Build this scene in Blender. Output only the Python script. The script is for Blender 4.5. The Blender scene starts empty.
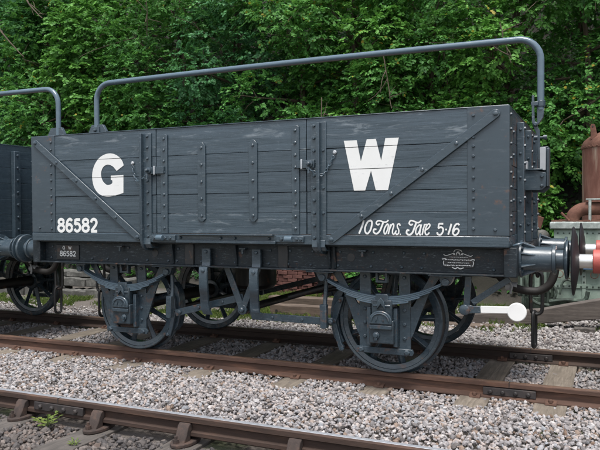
import bpy, bmesh, math, random
import numpy as np
from mathutils import Vector, Matrix, noise as mnoise

random.seed(7)
rng = np.random.default_rng(7)
sc = bpy.context.scene
COL = sc.collection
R = math.radians

# ------------------------------------------------------------------ camera
cam_d = bpy.data.cameras.new('camera')
cam = bpy.data.objects.new('camera', cam_d)
COL.objects.link(cam)
sc.camera = cam
F, YAW, PITCH, ROLL = 679.68, 0.423, -0.0204, -0.0068
CAMP = (3.1094, -6.571, 1.4316)
cam_d.sensor_width = 36.0
cam_d.lens = 36.0 * F / 600.0
cam_d.clip_start = 0.05
cam_d.clip_end = 2000.0
fw = Vector((-math.sin(YAW) * math.cos(PITCH), math.cos(YAW) * math.cos(PITCH), math.sin(PITCH)))
rt = Vector((math.cos(YAW), math.sin(YAW), 0))
up = rt.cross(fw)
r2 = rt * math.cos(ROLL) + up * math.sin(ROLL)
u2 = -rt * math.sin(ROLL) + up * math.cos(ROLL)
M4 = Matrix((r2, u2, -fw)).transposed().to_4x4()
M4.translation = Vector(CAMP)
cam.matrix_world = M4

# ------------------------------------------------------------------ light: bright overcast
SUN_EL, SUN_AZ = 70.0, 163.0      # azimuth measured clockwise from +y
world = bpy.data.worlds.new('World')
sc.world = world
world.use_nodes = True
wn = world.node_tree
sky = wn.nodes.new('ShaderNodeTexSky')
sky.sky_type = 'NISHITA'
sky.sun_disc = False
sky.sun_elevation = R(SUN_EL)
sky.sun_rotation = R(SUN_AZ)
sky.dust_density = 3.0
sky.air_density = 1.0
sky.ozone_density = 1.0
bgn = wn.nodes['Background']
hsv = wn.nodes.new('ShaderNodeHueSaturation')      # thin overcast: the blue is washed out of the sky
hsv.inputs['Saturation'].default_value = 0.50
wn.links.new(sky.outputs[0], hsv.inputs['Color'])
wn.links.new(hsv.outputs[0], bgn.inputs[0])
bgn.inputs[1].default_value = 0.105
sun_d = bpy.data.lights.new('sun', 'SUN')
sun = bpy.data.objects.new('sun', sun_d)
COL.objects.link(sun)
sun_d.energy = 1.5
sun_d.angle = R(20)
sun_d.color = (1.0, 0.98, 0.95)
sdir = Vector((math.sin(R(SUN_AZ)) * math.cos(R(SUN_EL)), math.cos(R(SUN_AZ)) * math.cos(R(SUN_EL)), math.sin(R(SUN_EL))))
sun.rotation_euler = sdir.to_track_quat('Z', 'Y').to_euler()
sun.location = sdir * 30
sc.view_settings.view_transform = 'Standard'
sc.view_settings.look = 'None'
sc.view_settings.gamma = 1.0
sc.view_settings.use_curve_mapping = False
sc.view_settings.exposure = 1.28
sc.cycles.max_bounces = 5
sc.cycles.diffuse_bounces = 3
sc.cycles.glossy_bounces = 3

# ------------------------------------------------------------------ materials
def new_mat(name):
    m = bpy.data.materials.new(name)
    m.use_nodes = True
    nt = m.node_tree
    b = nt.nodes['Principled BSDF']
    return m, nt, b

def nd(nt, t, **kw):
    n = nt.nodes.new(t)
    for k, v in kw.items():
        if k == 'inp':
            for a, c in v.items():
                n.inputs[a].default_value = c
        else:
            setattr(n, k, v)
    return n

def coords(nt, scale=(1, 1, 1), rand=True):
    tc = nd(nt, 'ShaderNodeTexCoord')
    mp = nd(nt, 'ShaderNodeMapping')
    mp.inputs['Scale'].default_value = scale
    nt.links.new(tc.outputs['Object'], mp.inputs['Vector'])
    if rand:
        oi = nd(nt, 'ShaderNodeObjectInfo')
        mu = nd(nt, 'ShaderNodeMath', operation='MULTIPLY', inp={1: 37.0})
        nt.links.new(oi.outputs['Random'], mu.inputs[0])
        nt.links.new(mu.outputs[0], mp.inputs['Location'])
    return mp.outputs['Vector']

def noise(nt, vec, scale, detail=4, rough=0.55, dist=0.0):
    n = nd(nt, 'ShaderNodeTexNoise')
    n.inputs['Scale'].default_value = scale
    n.inputs['Detail'].default_value = detail
    n.inputs['Roughness'].default_value = rough
    n.inputs['Distortion'].default_value = dist
    nt.links.new(vec, n.inputs['Vector'])
    return n.outputs['Fac']

def ramp(nt, fac, stops):
    r = nd(nt, 'ShaderNodeValToRGB')
    els = r.color_ramp.elements
    while len(els) < len(stops):
        els.new(0.5)
    for e, (p, c) in zip(els, stops):
        e.position = p
        if isinstance(c, (int, float)):
            c = (c, c, c)
        e.color = (c[0], c[1], c[2], 1)
    nt.links.new(fac, r.inputs[0])
    return r.outputs['Color']

def mix(nt, fac, a, b, mode='MIX'):
    m = nd(nt, 'ShaderNodeMix', data_type='RGBA', blend_type=mode)
    for sock, val in ((m.inputs['Factor'], fac), (m.inputs['A'], a), (m.inputs['B'], b)):
        if hasattr(val, 'links'):
            nt.links.new(val, sock)
        elif isinstance(val, (int, float)):
            if sock.type == 'RGBA':
                sock.default_value = (val, val, val, 1)
            else:
                sock.default_value = val
        else:
            sock.default_value = (val[0], val[1], val[2], 1)
    return m.outputs['Result']

def bump(nt, b, h, strength, dist=0.004):
    bn = nd(nt, 'ShaderNodeBump')
    bn.inputs['Strength'].default_value = strength
    bn.inputs['Distance'].default_value = dist
    nt.links.new(h, bn.inputs['Height'])
    nt.links.new(bn.outputs['Normal'], b.inputs['Normal'])

def c8(r, g, b):
    f = lambda v: ((v / 255 + 0.055) / 1.055) ** 2.4 if v > 10 else v / 255 / 12.92
    return (f(r), f(g), f(b))

def vmul(c, k):
    return tuple(min(1, x * k) for x in c)

GREY = (0.037, 0.056, 0.071)

def painted(name, col, rough=0.42, grain=0.0, wear=0.3, rust=0.0, dirt=0.25, wear_scale=7.0, wear_lo=0.565, spec=0.68):
    """weathered gloss paint on wood or iron"""
    m, nt, b = new_mat(name)
    v = coords(nt)
    big = noise(nt, v, 1.7, 4)
    col1 = mix(nt, big, vmul(col, 0.80), vmul(col, 1.22))
    vs = coords(nt, (1.2, 1.2, 14.0))
    st = noise(nt, vs, 2.2, 5, 0.6)
    col2 = mix(nt, ramp(nt, st, [(0.45, 0.0), (0.80, 0.40)]), col1, vmul(col, 1.40))
    # scuffs
    sv = coords(nt, (0.55, 0.8, 3.4))
    sn = noise(nt, sv, wear_scale, 7, 0.72, 0.8)
    sm = ramp(nt, sn, [(wear_lo, 0.0), (wear_lo + 0.135, wear)])
    col3 = mix(nt, sm, col2, vmul((0.30, 0.335, 0.36), 1.0))
    sp = noise(nt, v, 60.0, 3, 0.8)
    col3 = mix(nt, ramp(nt, sp, [(0.64, 0.0), (0.72, wear * 0.55)]), col3, (0.26, 0.29, 0.31))
    # grime
    gn = noise(nt, v, 26.0, 5, 0.7)
    gm = ramp(nt, gn, [(0.50, 0.0), (0.75, dirt)])
    out = mix(nt, gm, col3, vmul(col, 0.45))
    if rust > 0:
        rn = noise(nt, v, 9.0, 6, 0.7)
        rm = ramp(nt, rn, [(0.62 - 0.14 * rust, 0.0), (0.70 - 0.10 * rust, min(1, 0.45 + 0.4 * rust))])
        out = mix(nt, rm, out, (0.17, 0.075, 0.035))
    nt.links.new(out, b.inputs['Base Color'])
    b.inputs['Specular IOR Level'].default_value = spec
    rr = ramp(nt, noise(nt, v, 11.0, 5, 0.6), [(0.25, max(0.08, rough - 0.13)), (0.8, min(1, rough + 0.2))])
    nt.links.new(rr, b.inputs['Roughness'])
    if grain > 0:
        gv = coords(nt, (1.0, 1.0, 22.0))
        h = noise(nt, gv, 3.2, 6, 0.62, 0.4)
        uv_ = coords(nt, (0.5, 1.0, 3.2))
        h2 = noise(nt, uv_, 2.6, 2, 0.5)
        hm = nd(nt, 'ShaderNodeMath', operation='MULTIPLY_ADD', inp={1: 4.0})
        nt.links.new(h2, hm.inputs[0]); nt.links.new(h, hm.inputs[2])
        bump(nt, b, hm.outputs[0], grain, 0.007)
    else:
        h = noise(nt, v, 55.0, 3)
        bump(nt, b, h, 0.18, 0.002)
    return m

def plain(name, col, rough=0.6, var=0.25, scale=8.0, bmp=0.2, metallic=0.0, bdist=0.004):
    m, nt, b = new_mat(name)
    v = coords(nt)
    n = noise(nt, v, scale, 6, 0.65)
    nt.links.new(mix(nt, n, vmul(col, 1 - var), vmul(col, 1 + var)), b.inputs['Base Color'])
    b.inputs['Roughness'].default_value = rough
    b.inputs['Metallic'].default_value = metallic
    if bmp:
        bump(nt, b, noise(nt, v, scale * 5, 5), bmp, bdist)
    return m

MAT = {}
MAT['plank'] = painted('grey_painted_plank', GREY, 0.24, grain=0.26, wear=0.14, dirt=0.3, wear_scale=6.0, wear_lo=0.60)
MAT['topplank'] = painted('grey_plank_wear_and_sheen', vmul(GREY, 1.08), 0.24, grain=0.26, wear=0.50, dirt=0.2, wear_scale=4.5, wear_lo=0.555)  # pale scuffs: worn paint, with the sheen on the boards painted in too
MAT['endplank'] = painted('worn_grey_end_plank', vmul(GREY, 0.9), 0.5, grain=0.5, wear=0.25, rust=0.75, dirt=0.4)
MAT['iron'] = painted('grey_painted_iron', vmul(GREY, 1.0), 0.28, wear=0.42, dirt=0.22, wear_scale=14.0)
MAT['plate'] = painted('grey_corner_plate', vmul(GREY, 0.9), 0.38, wear=0.14, rust=0.12, dirt=0.15, wear_scale=12.0)
MAT['pipe'] = painted('grey_gloss_pipe', vmul(GREY, 2.3), 0.17, wear=0.10, dirt=0.05, wear_scale=18.0)
MAT['solebar'] = painted('grimy_shade_darkened_solebar', vmul(GREY, 0.30), 0.45, wear=0.45, dirt=0.6, rust=0.15, wear_scale=30.0, spec=0.4)  # grimy paint, base darkened further for the shade under the body lip
MAT['under'] = painted('grey_underframe', vmul(GREY, 0.92), 0.24, wear=0.30, dirt=0.6, rust=0.30, wear_scale=20.0)
MAT['greasy'] = painted('greasy_axlebox', vmul(GREY, 0.68), 0.24, wear=0.25, dirt=0.7, rust=0.2, wear_scale=16.0)
MAT['blackiron'] = painted('black_greasy_iron', (0.012, 0.012, 0.013), 0.45, wear=0.05, dirt=0.3, rust=0.25)
MAT['spring'] = painted('spring_steel_paint', vmul(GREY, 2.0), 0.35, wear=0.5, dirt=0.3, wear_scale=22.0)
MAT['rubber'] = plain('black_rubber_hose', (0.022, 0.02, 0.019), 0.65, 0.3, 30, 0.3)
MAT['white'] = plain('white_paint', (0.80, 0.79, 0.76), 0.5, 0.07, 12, 0.1)
MAT['letter'] = plain('white_lettering_paint', (0.74, 0.74, 0.72), 0.42, 0.09, 7, 0.15)
def letter_mat():
    m, nt, b = new_mat('worn_white_lettering')
    v = coords(nt)
    base = mix(nt, noise(nt, v, 5.0, 5), (0.66, 0.66, 0.63), (0.78, 0.78, 0.765))
    thin = ramp(nt, noise(nt, coords(nt, (0.6, 1, 2.2)), 16.0, 6, 0.72), [(0.60, 0.0), (0.76, 0.55)])
    nt.links.new(mix(nt, thin, base, (0.26, 0.28, 0.29)), b.inputs['Base Color'])
    b.inputs['Roughness'].default_value = 0.4
    return m
MAT['letter'] = letter_mat()
MAT['brightmetal'] = plain('scuffed_bright_metal', (0.42, 0.44, 0.46), 0.4, 0.2, 20, 0.1, 0.1)
MAT['lining'] = plain('brown_inner_board', (0.13, 0.075, 0.042), 0.8, 0.35, 6, 0.3)
MAT['red'] = plain('faded_red_paint', (0.40, 0.085, 0.070), 0.5, 0.3, 14, 0.25)
MAT['steel'] = plain('polished_ram_steel', (0.72, 0.71, 0.68), 0.28, 0.1, 14, 0.05, 0.7)
MAT['bufblack'] = plain('black_buffer_steel', (0.022, 0.021, 0.024), 0.55, 0.3, 18, 0.1, 0.0)
MAT['locoblack'] = plain('loco_black_paint', (0.02, 0.02, 0.021), 0.35, 0.2, 4, 0.1)

def rust_mat(name, a, b2, pale=None, palecov=0.0, rough=0.85, scale=4.0, stretch=(1, 1, 1)):
    m, nt, b = new_mat(name)
    v = coords(nt, stretch)
    n = noise(nt, v, scale, 8, 0.68, 0.3)
    col = ramp(nt, n, [(0.28, vmul(a, 0.6)), (0.5, a), (0.72, b2)])
    if pale:
        pv = coords(nt, (3.0, 3.0, 0.55))
        pn = noise(nt, pv, 1.6, 6, 0.6, 0.5)
        pm = ramp(nt, pn, [(0.66 - palecov * 0.3, 0.0), (0.80 - palecov * 0.2, 0.75)])
        col = mix(nt, pm, col, pale)
    nt.links.new(col, b.inputs['Base Color'])
    b.inputs['Roughness'].default_value = rough
    bump(nt, b, noise(nt, v, scale * 9, 6, 0.7), 0.4, 0.004)
    return m

MAT['railside'] = rust_mat('rusty_rail', (0.085, 0.046, 0.032), (0.175, 0.090, 0.056), scale=6, stretch=(0.4, 1, 3))
MAT['railtop_rust'] = rust_mat('worn_rusty_rail_head', (0.16, 0.095, 0.066), (0.24, 0.15, 0.105), rough=0.45, scale=5, stretch=(0.3, 2, 1))
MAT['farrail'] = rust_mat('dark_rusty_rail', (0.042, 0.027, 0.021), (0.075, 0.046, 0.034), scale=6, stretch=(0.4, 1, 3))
MAT['fgrail'] = rust_mat('brown_rail_web', (0.048, 0.028, 0.020), (0.100, 0.054, 0.035), scale=6, stretch=(0.4, 1, 3))
MAT['railshine'] = plain('polished_rail_head', (0.52, 0.54, 0.57), 0.40, 0.2, 5, 0.05, 0.6)
MAT['raildark'] = plain('dark_rail_edge', (0.06, 0.055, 0.06), 0.4, 0.3, 6, 0.2, 0.4)
MAT['chair'] = rust_mat('rusty_rail_chair', (0.042, 0.029, 0.024), (0.090, 0.054, 0.039), scale=14)
MAT['fishplate'] = rust_mat('dark_fishplate', (0.030, 0.025, 0.024), (0.060, 0.044, 0.038), scale=14, rough=0.6)
MAT['clip'] = rust_mat('rust_red_clip', (0.095, 0.05, 0.034), (0.16, 0.085, 0.055), scale=14)
MAT['boiler'] = rust_mat('rusty_red_boiler', (0.19, 0.078, 0.054), (0.27, 0.135, 0.10), pale=(0.47, 0.38, 0.28), palecov=0.42, scale=3.5, stretch=(2, 2, 0.6))
MAT['rustpipe'] = rust_mat('rusty_pipe', (0.13, 0.056, 0.036), (0.20, 0.098, 0.066), scale=9)
MAT['brick'] = rust_mat('red_brick', (0.105, 0.042, 0.033), (0.17, 0.075, 0.058), scale=9)
MAT['mint'] = rust_mat('flaking_pale_green_paint', (0.25, 0.325, 0.265), (0.38, 0.445, 0.38), pale=(0.50, 0.56, 0.48), palecov=0.3, rough=0.6, scale=3)
MAT['mintdark'] = rust_mat('dirty_green_metal', (0.035, 0.05, 0.038), (0.14, 0.20, 0.15), rough=0.7, scale=8)
MAT['offwhite'] = rust_mat('dirty_white_paint', (0.30, 0.34, 0.31), (0.55, 0.58, 0.545), rough=0.7, scale=12)
MAT['blue'] = plain('blue_paint', (0.05, 0.12, 0.22), 0.5, 0.2)

def wood_mat(name, a, b2, grain_axis=(1.0, 14.0, 14.0), rough=0.85):
    m, nt, b = new_mat(name)
    v = coords(nt, grain_axis)
    n = noise(nt, v, 2.4, 8, 0.7, 0.6)
    col = ramp(nt, n, [(0.25, vmul(a, 0.5)), (0.5, a), (0.75, b2)])
    v2 = coords(nt)
    col = mix(nt, ramp(nt, noise(nt, v2, 5, 5), [(0.45, 0.0), (0.75, 0.55)]), col, vmul(a, 0.4))
    nt.links.new(col, b.inputs['Base Color'])
    b.inputs['Roughness'].default_value = rough
    bump(nt, b, n, 0.55, 0.008)
    return m

MAT['sleeper'] = wood_mat('weathered_sleeper', (0.185, 0.155, 0.122), (0.30, 0.258, 0.21), (14.0, 1.0, 14.0))
MAT['sleeperdark'] = wood_mat('dark_oiled_sleeper', (0.085, 0.075, 0.066), (0.15, 0.13, 0.115), (14.0, 1.0, 14.0))
MAT['beam'] = wood_mat('brown_grey_beam', (0.105, 0.088, 0.076), (0.17, 0.145, 0.125))
MAT['timber'] = wood_mat('old_brown_timber', (0.12, 0.088, 0.066), (0.21, 0.16, 0.12))
MAT['stone'] = rust_mat('grey_stone_block', (0.085, 0.083, 0.074), (0.215, 0.21, 0.19), rough=0.9, scale=7)
MAT['bark'] = wood_mat('brown_bark', (0.085, 0.062, 0.042), (0.16, 0.12, 0.085), (9, 9, 1))

def attr_mat(name, stops, rough=0.8, transl=0.0, spec=0.3, nz=0.0):
    m, nt, b = new_mat(name)
    at = nd(nt, 'ShaderNodeAttribute', attribute_name='tint')
    col = ramp(nt, at.outputs['Fac'], stops)
    if nz:
        v = coords(nt, rand=False)
        n = noise(nt, v, 70.0, 3)
        col = mix(nt, ramp(nt, n, [(0.35, 0.0), (0.7, nz)]), col, vmul((0.1, 0.09, 0.08), 1.0))
    nt.links.new(col, b.inputs['Base Color'])
    b.inputs['Roughness'].default_value = rough
    b.inputs['Specular IOR Level'].default_value = spec
    if transl:
        tr = nd(nt, 'ShaderNodeBsdfTranslucent')
        nt.links.new(mix(nt, 0.5, col, (0.09, 0.2, 0.03)), tr.inputs['Color'])
        ms = nd(nt, 'ShaderNodeMixShader')
        ms.inputs[0].default_value = transl
        nt.links.new(b.outputs[0], ms.inputs[1])
        nt.links.new(tr.outputs[0], ms.inputs[2])
        nt.links.new(ms.outputs[0], nt.nodes['Material Output'].inputs['Surface'])
    return m

MAT['ballast'] = attr_mat('pale_ballast_stone', [(0.0, (0.090, 0.079, 0.072)), (0.20, (0.221, 0.206, 0.206)), (0.42, (0.329, 0.310, 0.308)), (0.60, (0.387, 0.327, 0.297)), (0.74, (0.270, 0.280, 0.297)), (0.88, (0.504, 0.469, 0.451)), (0.95, (0.270, 0.206, 0.166)), (1.0, (0.153, 0.099, 0.068))], 0.85, nz=0.25)
MAT['ballastdark'] = attr_mat('dirty_ballast_stone', [(0.0, (0.032, 0.029, 0.029)), (0.4, (0.072, 0.066, 0.066)), (0.7, (0.122, 0.105, 0.095)), (0.9, (0.194, 0.164, 0.147)), (1.0, (0.101, 0.070, 0.056))], 0.8, nz=0.3)
MAT['gravel'] = attr_mat('mixed_gravel', [(0.0, (0.12, 0.105, 0.10)), (0.3, (0.23, 0.21, 0.205)), (0.6, (0.33, 0.31, 0.30)), (0.85, (0.42, 0.40, 0.38)), (1.0, (0.20, 0.15, 0.12))], 0.85, nz=0.25)
MAT['grass'] = attr_mat('green_grass', [(0.0, (0.05, 0.075, 0.018)), (0.5, (0.10, 0.155, 0.03)), (1.0, (0.19, 0.23, 0.06))], 0.6, 0.3)
LEAF = {
    'mid': attr_mat('mid_green_leaves', [(0.0, (0.024, 0.085, 0.020)), (0.5, (0.084, 0.250, 0.053)), (0.965, (0.160, 0.385, 0.089)), (1.0, (0.366, 0.296, 0.038))], 0.52, 0.38, 0.3),
    'bright': attr_mat('bright_green_leaves', [(0.0, (0.033, 0.106, 0.020)), (0.5, (0.118, 0.309, 0.059)), (0.97, (0.219, 0.469, 0.096)), (1.0, (0.390, 0.308, 0.048))], 0.52, 0.38, 0.3),
    'blue': attr_mat('blue_green_leaves', [(0.0, (0.022, 0.080, 0.031)), (0.5, (0.071, 0.224, 0.082)), (1.0, (0.138, 0.346, 0.130))], 0.50, 0.36, 0.3),
    'dark': attr_mat('dark_ivy_leaves', [(0.0, (0.017, 0.056, 0.015)), (0.6, (0.048, 0.145, 0.034)), (1.0, (0.093, 0.229, 0.054))], 0.5, 0.32, 0.3),
}

def ground_mat():
    m, nt, b = new_mat('earth_cinder_and_moss')
    tc = nd(nt, 'ShaderNodeTexCoord')
    v = tc.outputs['Object']
    n1 = noise(nt, v, 0.9, 6, 0.6)
    n2 = noise(nt, v, 22.0, 6, 0.7)
    earth = mix(nt, n2, (0.055, 0.046, 0.038), (0.19, 0.165, 0.145))
    moss = mix(nt, n2, (0.035, 0.055, 0.016), (0.085, 0.115, 0.035))
    col = mix(nt, ramp(nt, n1, [(0.50, 0.0), (0.60, 0.85)]), earth, moss)
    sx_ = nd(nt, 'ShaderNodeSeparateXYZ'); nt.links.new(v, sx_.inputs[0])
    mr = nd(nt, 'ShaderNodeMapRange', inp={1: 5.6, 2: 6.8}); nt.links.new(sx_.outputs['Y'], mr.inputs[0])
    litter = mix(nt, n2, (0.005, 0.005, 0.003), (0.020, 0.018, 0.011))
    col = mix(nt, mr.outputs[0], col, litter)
    nt.links.new(col, b.inputs['Base Color'])
    b.inputs['Roughness'].default_value = 0.95
    bump(nt, b, n2, 0.8, 0.03)
    return m
MAT['ground'] = ground_mat()

# ------------------------------------------------------------------ mesh helpers
class MB:
    def __init__(s):
        s.v, s.f = [], []
    def add(s, vs, fs):
        o = len(s.v)
        s.v += [tuple(p) for p in vs]
        s.f += [tuple(i + o for i in f) for f in fs]
        return s
    def box(s, x0, x1, y0, y1, z0, z1):
        return s.add([(x0, y0, z0), (x1, y0, z0), (x1, y1, z0), (x0, y1, z0), (x0, y0, z1), (x1, y0, z1), (x1, y1, z1), (x0, y1, z1)],
                     [(0, 3, 2, 1), (4, 5, 6, 7), (0, 1, 5, 4), (1, 2, 6, 5), (2, 3, 7, 6), (3, 0, 4, 7)])
    def prism(s, poly, axis, a, b):
        """extrude a 2D polygon along axis: 'y' takes (x,z), 'x' takes (y,z), 'z' takes (x,y)"""
        n = len(poly)
        def P(p, t):
            return {'y': (p[0], t, p[1]), 'x': (t, p[0], p[1]), 'z': (p[0], p[1], t)}[axis]
        vs = [P(p, a) for p in poly] + [P(p, b) for p in poly]
        fs = [tuple(range(n)), tuple(range(2 * n - 1, n - 1, -1))]
        for i in range(n):
            j = (i + 1) % n
            fs.append((i, i + n, j + n, j))
        return s.add(vs, fs)
    def bar(s, p, q, w, y0, y1, ext=0.0):
        """flat bar in the xz plane between two (x,z) points"""
        d = Vector((q[0] - p[0], q[1] - p[1])); d.normalize()
        n = Vector((-d.y, d.x)) * (w / 2)
        p = Vector(p) - d * ext; q = Vector(q) + d * ext
        return s.prism([(p + n)[:], (p - n)[:], (q - n)[:], (q + n)[:]], 'y', y0, y1)
    def tube(s, pts, r, n=8, cap=True):
        pts = [Vector(p) for p in pts]
        rs = r if isinstance(r, (list, tuple)) else [r] * len(pts)
        t0 = (pts[1] - pts[0]).normalized()
        ref = Vector((0, 0, 1)) if abs(t0.z) < 0.9 else Vector((1, 0, 0))
        nrm = t0.cross(ref).normalized()
        vs, fs = [], []
        for i, p in enumerate(pts):
            a = pts[max(0, i - 1)]; b = pts[min(len(pts) - 1, i + 1)]
            t = (b - a).normalized()
            nrm = (nrm - t * nrm.dot(t)).normalized()
            bn = t.cross(nrm)
            for k in range(n):
                an = 2 * math.pi * k / n
                vs.append(p + (nrm * math.cos(an) + bn * math.sin(an)) * rs[i])
        for i in range(len(pts) - 1):
            for k in range(n):
                k2 = (k + 1) % n
                fs.append((i * n + k, i * n + k2, (i + 1) * n + k2, (i + 1) * n + k))
        if cap:
            fs.append(tuple(range(n - 1, -1, -1)))
            e = (len(pts) - 1) * n
            fs.append(tuple(e + k for k in range(n)))
        return s.add(vs, fs)
    def lathe(s, prof, axis, c, n=24, close=False):
        """prof: list of (radius, offset along axis) round centre c"""
        vs, fs = [], []
        for (r, h) in prof:
            for k in range(n):
                a = 2 * math.pi * k / n
                p, q = r * math.cos(a), r * math.sin(a)
                o = {'x': (h, p, q), 'y': (p, h, q), 'z': (p, q, h)}[axis]
                vs.append((c[0] + o[0], c[1] + o[1], c[2] + o[2]))
        m = len(prof)
        for i in range(m - 1 if not close else m):
            i2 = (i + 1) % m
            for k in range(n):
                k2 = (k + 1) % n
                fs.append((i * n + k, i * n + k2, i2 * n + k2, i2 * n + k))
        if not close:
            fs.append(tuple(range(n - 1, -1, -1)))
            fs.append(tuple((m - 1) * n + k for k in range(n)))
        return s.add(vs, fs)
    def bolt(s, x, y, z, r=0.016, h=0.012, axis='y', sgn=-1):
        return s.lathe([(r, 0), (r, sgn * h * 0.6), (r * 0.6, sgn * h)], axis, (x, y, z), 6)

def mesh_from(mb, name):
    me = bpy.data.meshes.new(name)
    me.from_pydata(mb.v, [], mb.f)
    bm = bmesh.new(); bm.from_mesh(me)
    bmesh.ops.recalc_face_normals(bm, faces=bm.faces)
    bm.to_mesh(me); bm.free()
    return me

def obj(name, mb, mat, parent=None, bevel=0.003, kind=None, smooth=True, label=None, seg=2):
    me = mesh_from(mb, name) if isinstance(mb, MB) else mb
    o = bpy.data.objects.new(name, me)
    COL.objects.link(o)
    if mat:
        me.materials.append(MAT[mat] if isinstance(mat, str) else mat)
    if smooth:
        me.shade_smooth()
        me.set_sharp_from_angle(angle=R(40))
    if bevel:
        bv = o.modifiers.new('bevel', 'BEVEL')
        bv.width = bevel; bv.segments = seg; bv.limit_method = 'ANGLE'; bv.angle_limit = R(45)
        bv.harden_normals = False
    if parent:
        o.parent = parent
    if kind:
        o['kind'] = kind
    if label:
        o['label'] = label
    return o

def tag(o, label, cat, group=None):
    o['label'] = label; o['category'] = cat
    if group:
        o['group'] = group
    return o

def empty(name, loc, label, cat, group=None, rz=0.0):
    o = bpy.data.objects.new(name, None)
    COL.objects.link(o)
    o.location = loc; o.rotation_euler = (0, 0, rz)
    o.empty_display_size = 0.2
    return tag(o, label, cat, group)

def copy_tree(o, parent=None, skip=()):
    c = o.copy()
    COL.objects.link(c)
    c.parent = parent
    for ch in list(o.children):
        if ch.name.split('.')[0] in skip:
            continue
        copy_tree(ch, c, skip)
    return c

def mirror(o, ax, parent=None):
    """mirrored copy of a part (and its sub-parts) about the wagon's centre line"""
    c = o.copy()
    COL.objects.link(c)
    if parent is not None:
        c.parent = parent
        l = list(c.location); l[ax] = -l[ax]; c.location = l
        s = list(c.scale); s[ax] = -s[ax]; c.scale = s
    for ch in list(o.children):
        d = ch.copy(); COL.objects.link(d); d.parent = c
    return c

def smooth_path(pts, n=8):
    pts = [Vector(p) for p in pts]
    out = []
    for i in range(len(pts) - 1):
        p0 = pts[max(0, i - 1)]; p1 = pts[i]; p2 = pts[i + 1]; p3 = pts[min(len(pts) - 1, i + 2)]
        for k in range(n):
            t = k / n
            out.append(0.5 * ((2 * p1) + (p2 - p0) * t + (2 * p0 - 5 * p1 + 4 * p2 - p3) * t * t + (3 * p1 - p0 - 3 * p2 + p3) * t ** 3))
    out.append(pts[-1])
    return out

# ------------------------------------------------------------------ ground
def gh(x, y):
    """ground height"""
    z = -0.215
    if y > 1.2:
        z -= 0.10 * min(1, (y - 1.2) / 1.6)
    if y > 6.6:
        t = (y - 6.6)
        z += 2.3 * min(1, t / 1.9) + max(0, t - 1.9) * 1.0
        z = min(z, 15.0)
    if abs(y) > 4 or abs(x) > 6:
        z += 0.05 * mnoise.noise(Vector((x * 0.6, y * 0.6, 0)))
        if y > 7:
            z += 0.45 * mnoise.noise(Vector((x * 0.45, y * 0.45, 3.0)))
    return z

def axis_vals(fine0, fine1, step, far):
    a = list(np.arange(fine0, fine1 + 1e-6, step))
    lo, hi, d = fine0, fine1, step
    L, H = [], []
    while hi < far:
        d *= 1.45
        lo -= d; hi += d
        L.append(lo); H.append(hi)
    return L[::-1] + a + H
gx = axis_vals(-18, 8, 0.4, 260)
gy = axis_vals(-6, 16, 0.4, 260)
gv = [(x, y, gh(x, y)) for y in gy for x in gx]
nx = len(gx)
gf = [(j * nx + i, j * nx + i + 1, (j + 1) * nx + i + 1, (j + 1) * nx + i) for j in range(len(gy) - 1) for i in range(nx - 1)]
mb = MB(); mb.v = gv; mb.f = gf
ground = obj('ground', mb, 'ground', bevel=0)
ground['kind'] = 'structure'

# ------------------------------------------------------------------ track
def rail_profile(kind):
    if kind == 'flat':      # flat-bottom rail, (y,z), head top at 0
        half = [(0.0, 0.0), (0.026, 0.0), (0.034, -0.006), (0.035, -0.036), (0.012, -0.046), (0.009, -0.100), (0.045, -0.114), (0.062, -0.122), (0.062, -0.131)]
    else:                   # bullhead
        half = [(0.0, 0.0), (0.024, 0.0), (0.034, -0.008), (0.035, -0.040), (0.012, -0.052), (0.010, -0.098), (0.033, -0.108), (0.034, -0.132), (0.022, -0.142)]
    return half + [(-a, b) for a, b in reversed(half[1:])]

def make_rail(name, yc, x0, x1, kind, side, top, label, group):
    prof = [(yc + a, b) for a, b in rail_profile(kind)]
    mb = MB().prism(prof, 'x', x0, x1)
    o = obj(name, mb, side, bevel=0)
    hd = MB().box(x0, x1, yc - (0.014 if kind == 'bull' else 0.025), yc + 0.024, -0.004, 0.0015)
    obj('rail_head', hd, top, o, bevel=0.001)
    tag(o, label, 'rail', group)
    return o

YN, YF, YG = -0.7525, 0.7525, -2.555
nr = make_rail('rail', YN, -40, 30, 'flat', 'railside', 'railtop_rust', 'rusty brown rail nearest the camera under the wagon wheels', 'rails')
fr = make_rail('rail', YF, -40, 30, 'flat', 'farrail', 'railtop_rust', 'dark rusty rail behind, under the far wheels of the wagon', 'rails')
gr = make_rail('rail', YG, -40, 30, 'bull', 'fgrail', 'railshine', 'foreground rail with a shiny worn head, in the lower left', 'rails')
make_rail('rail', YG - 1.505, -40, 30, 'bull', 'fgrail', 'railshine', 'second rail of the foreground track, closest to the viewer', 'rails')

def fishplate(rail, xc, yface, half, bolts, sgn=-1, z=-0.071):
    mb = MB().prism([(yface, z - 0.042), (yface + sgn * 0.030, z - 0.036), (yface + sgn * 0.026, z + 0.022), (yface, z + 0.030)], 'x', xc - half, xc + half)
    p = obj('fishplate', mb, 'fishplate', rail, 0.003)
    for k in range(bolts):
        x = xc - half * 0.72 + 1.44 * half * k / (bolts - 1)
        bb = MB().lathe([(0.020, 0), (0.019, sgn * 0.012), (0.010, sgn * 0.020)], 'y', (x, yface + sgn * 0.027, z - 0.008), 8)
        obj('bolt', bb, 'fishplate', p, 0)
fishplate(nr, 2.385, YN - 0.013, 0.21, 4)
fishplate(fr, 2.41, YF - 0.013, 0.21, 4)
fishplate(gr, -0.735, YG - 0.013, 0.245, 4)
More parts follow.
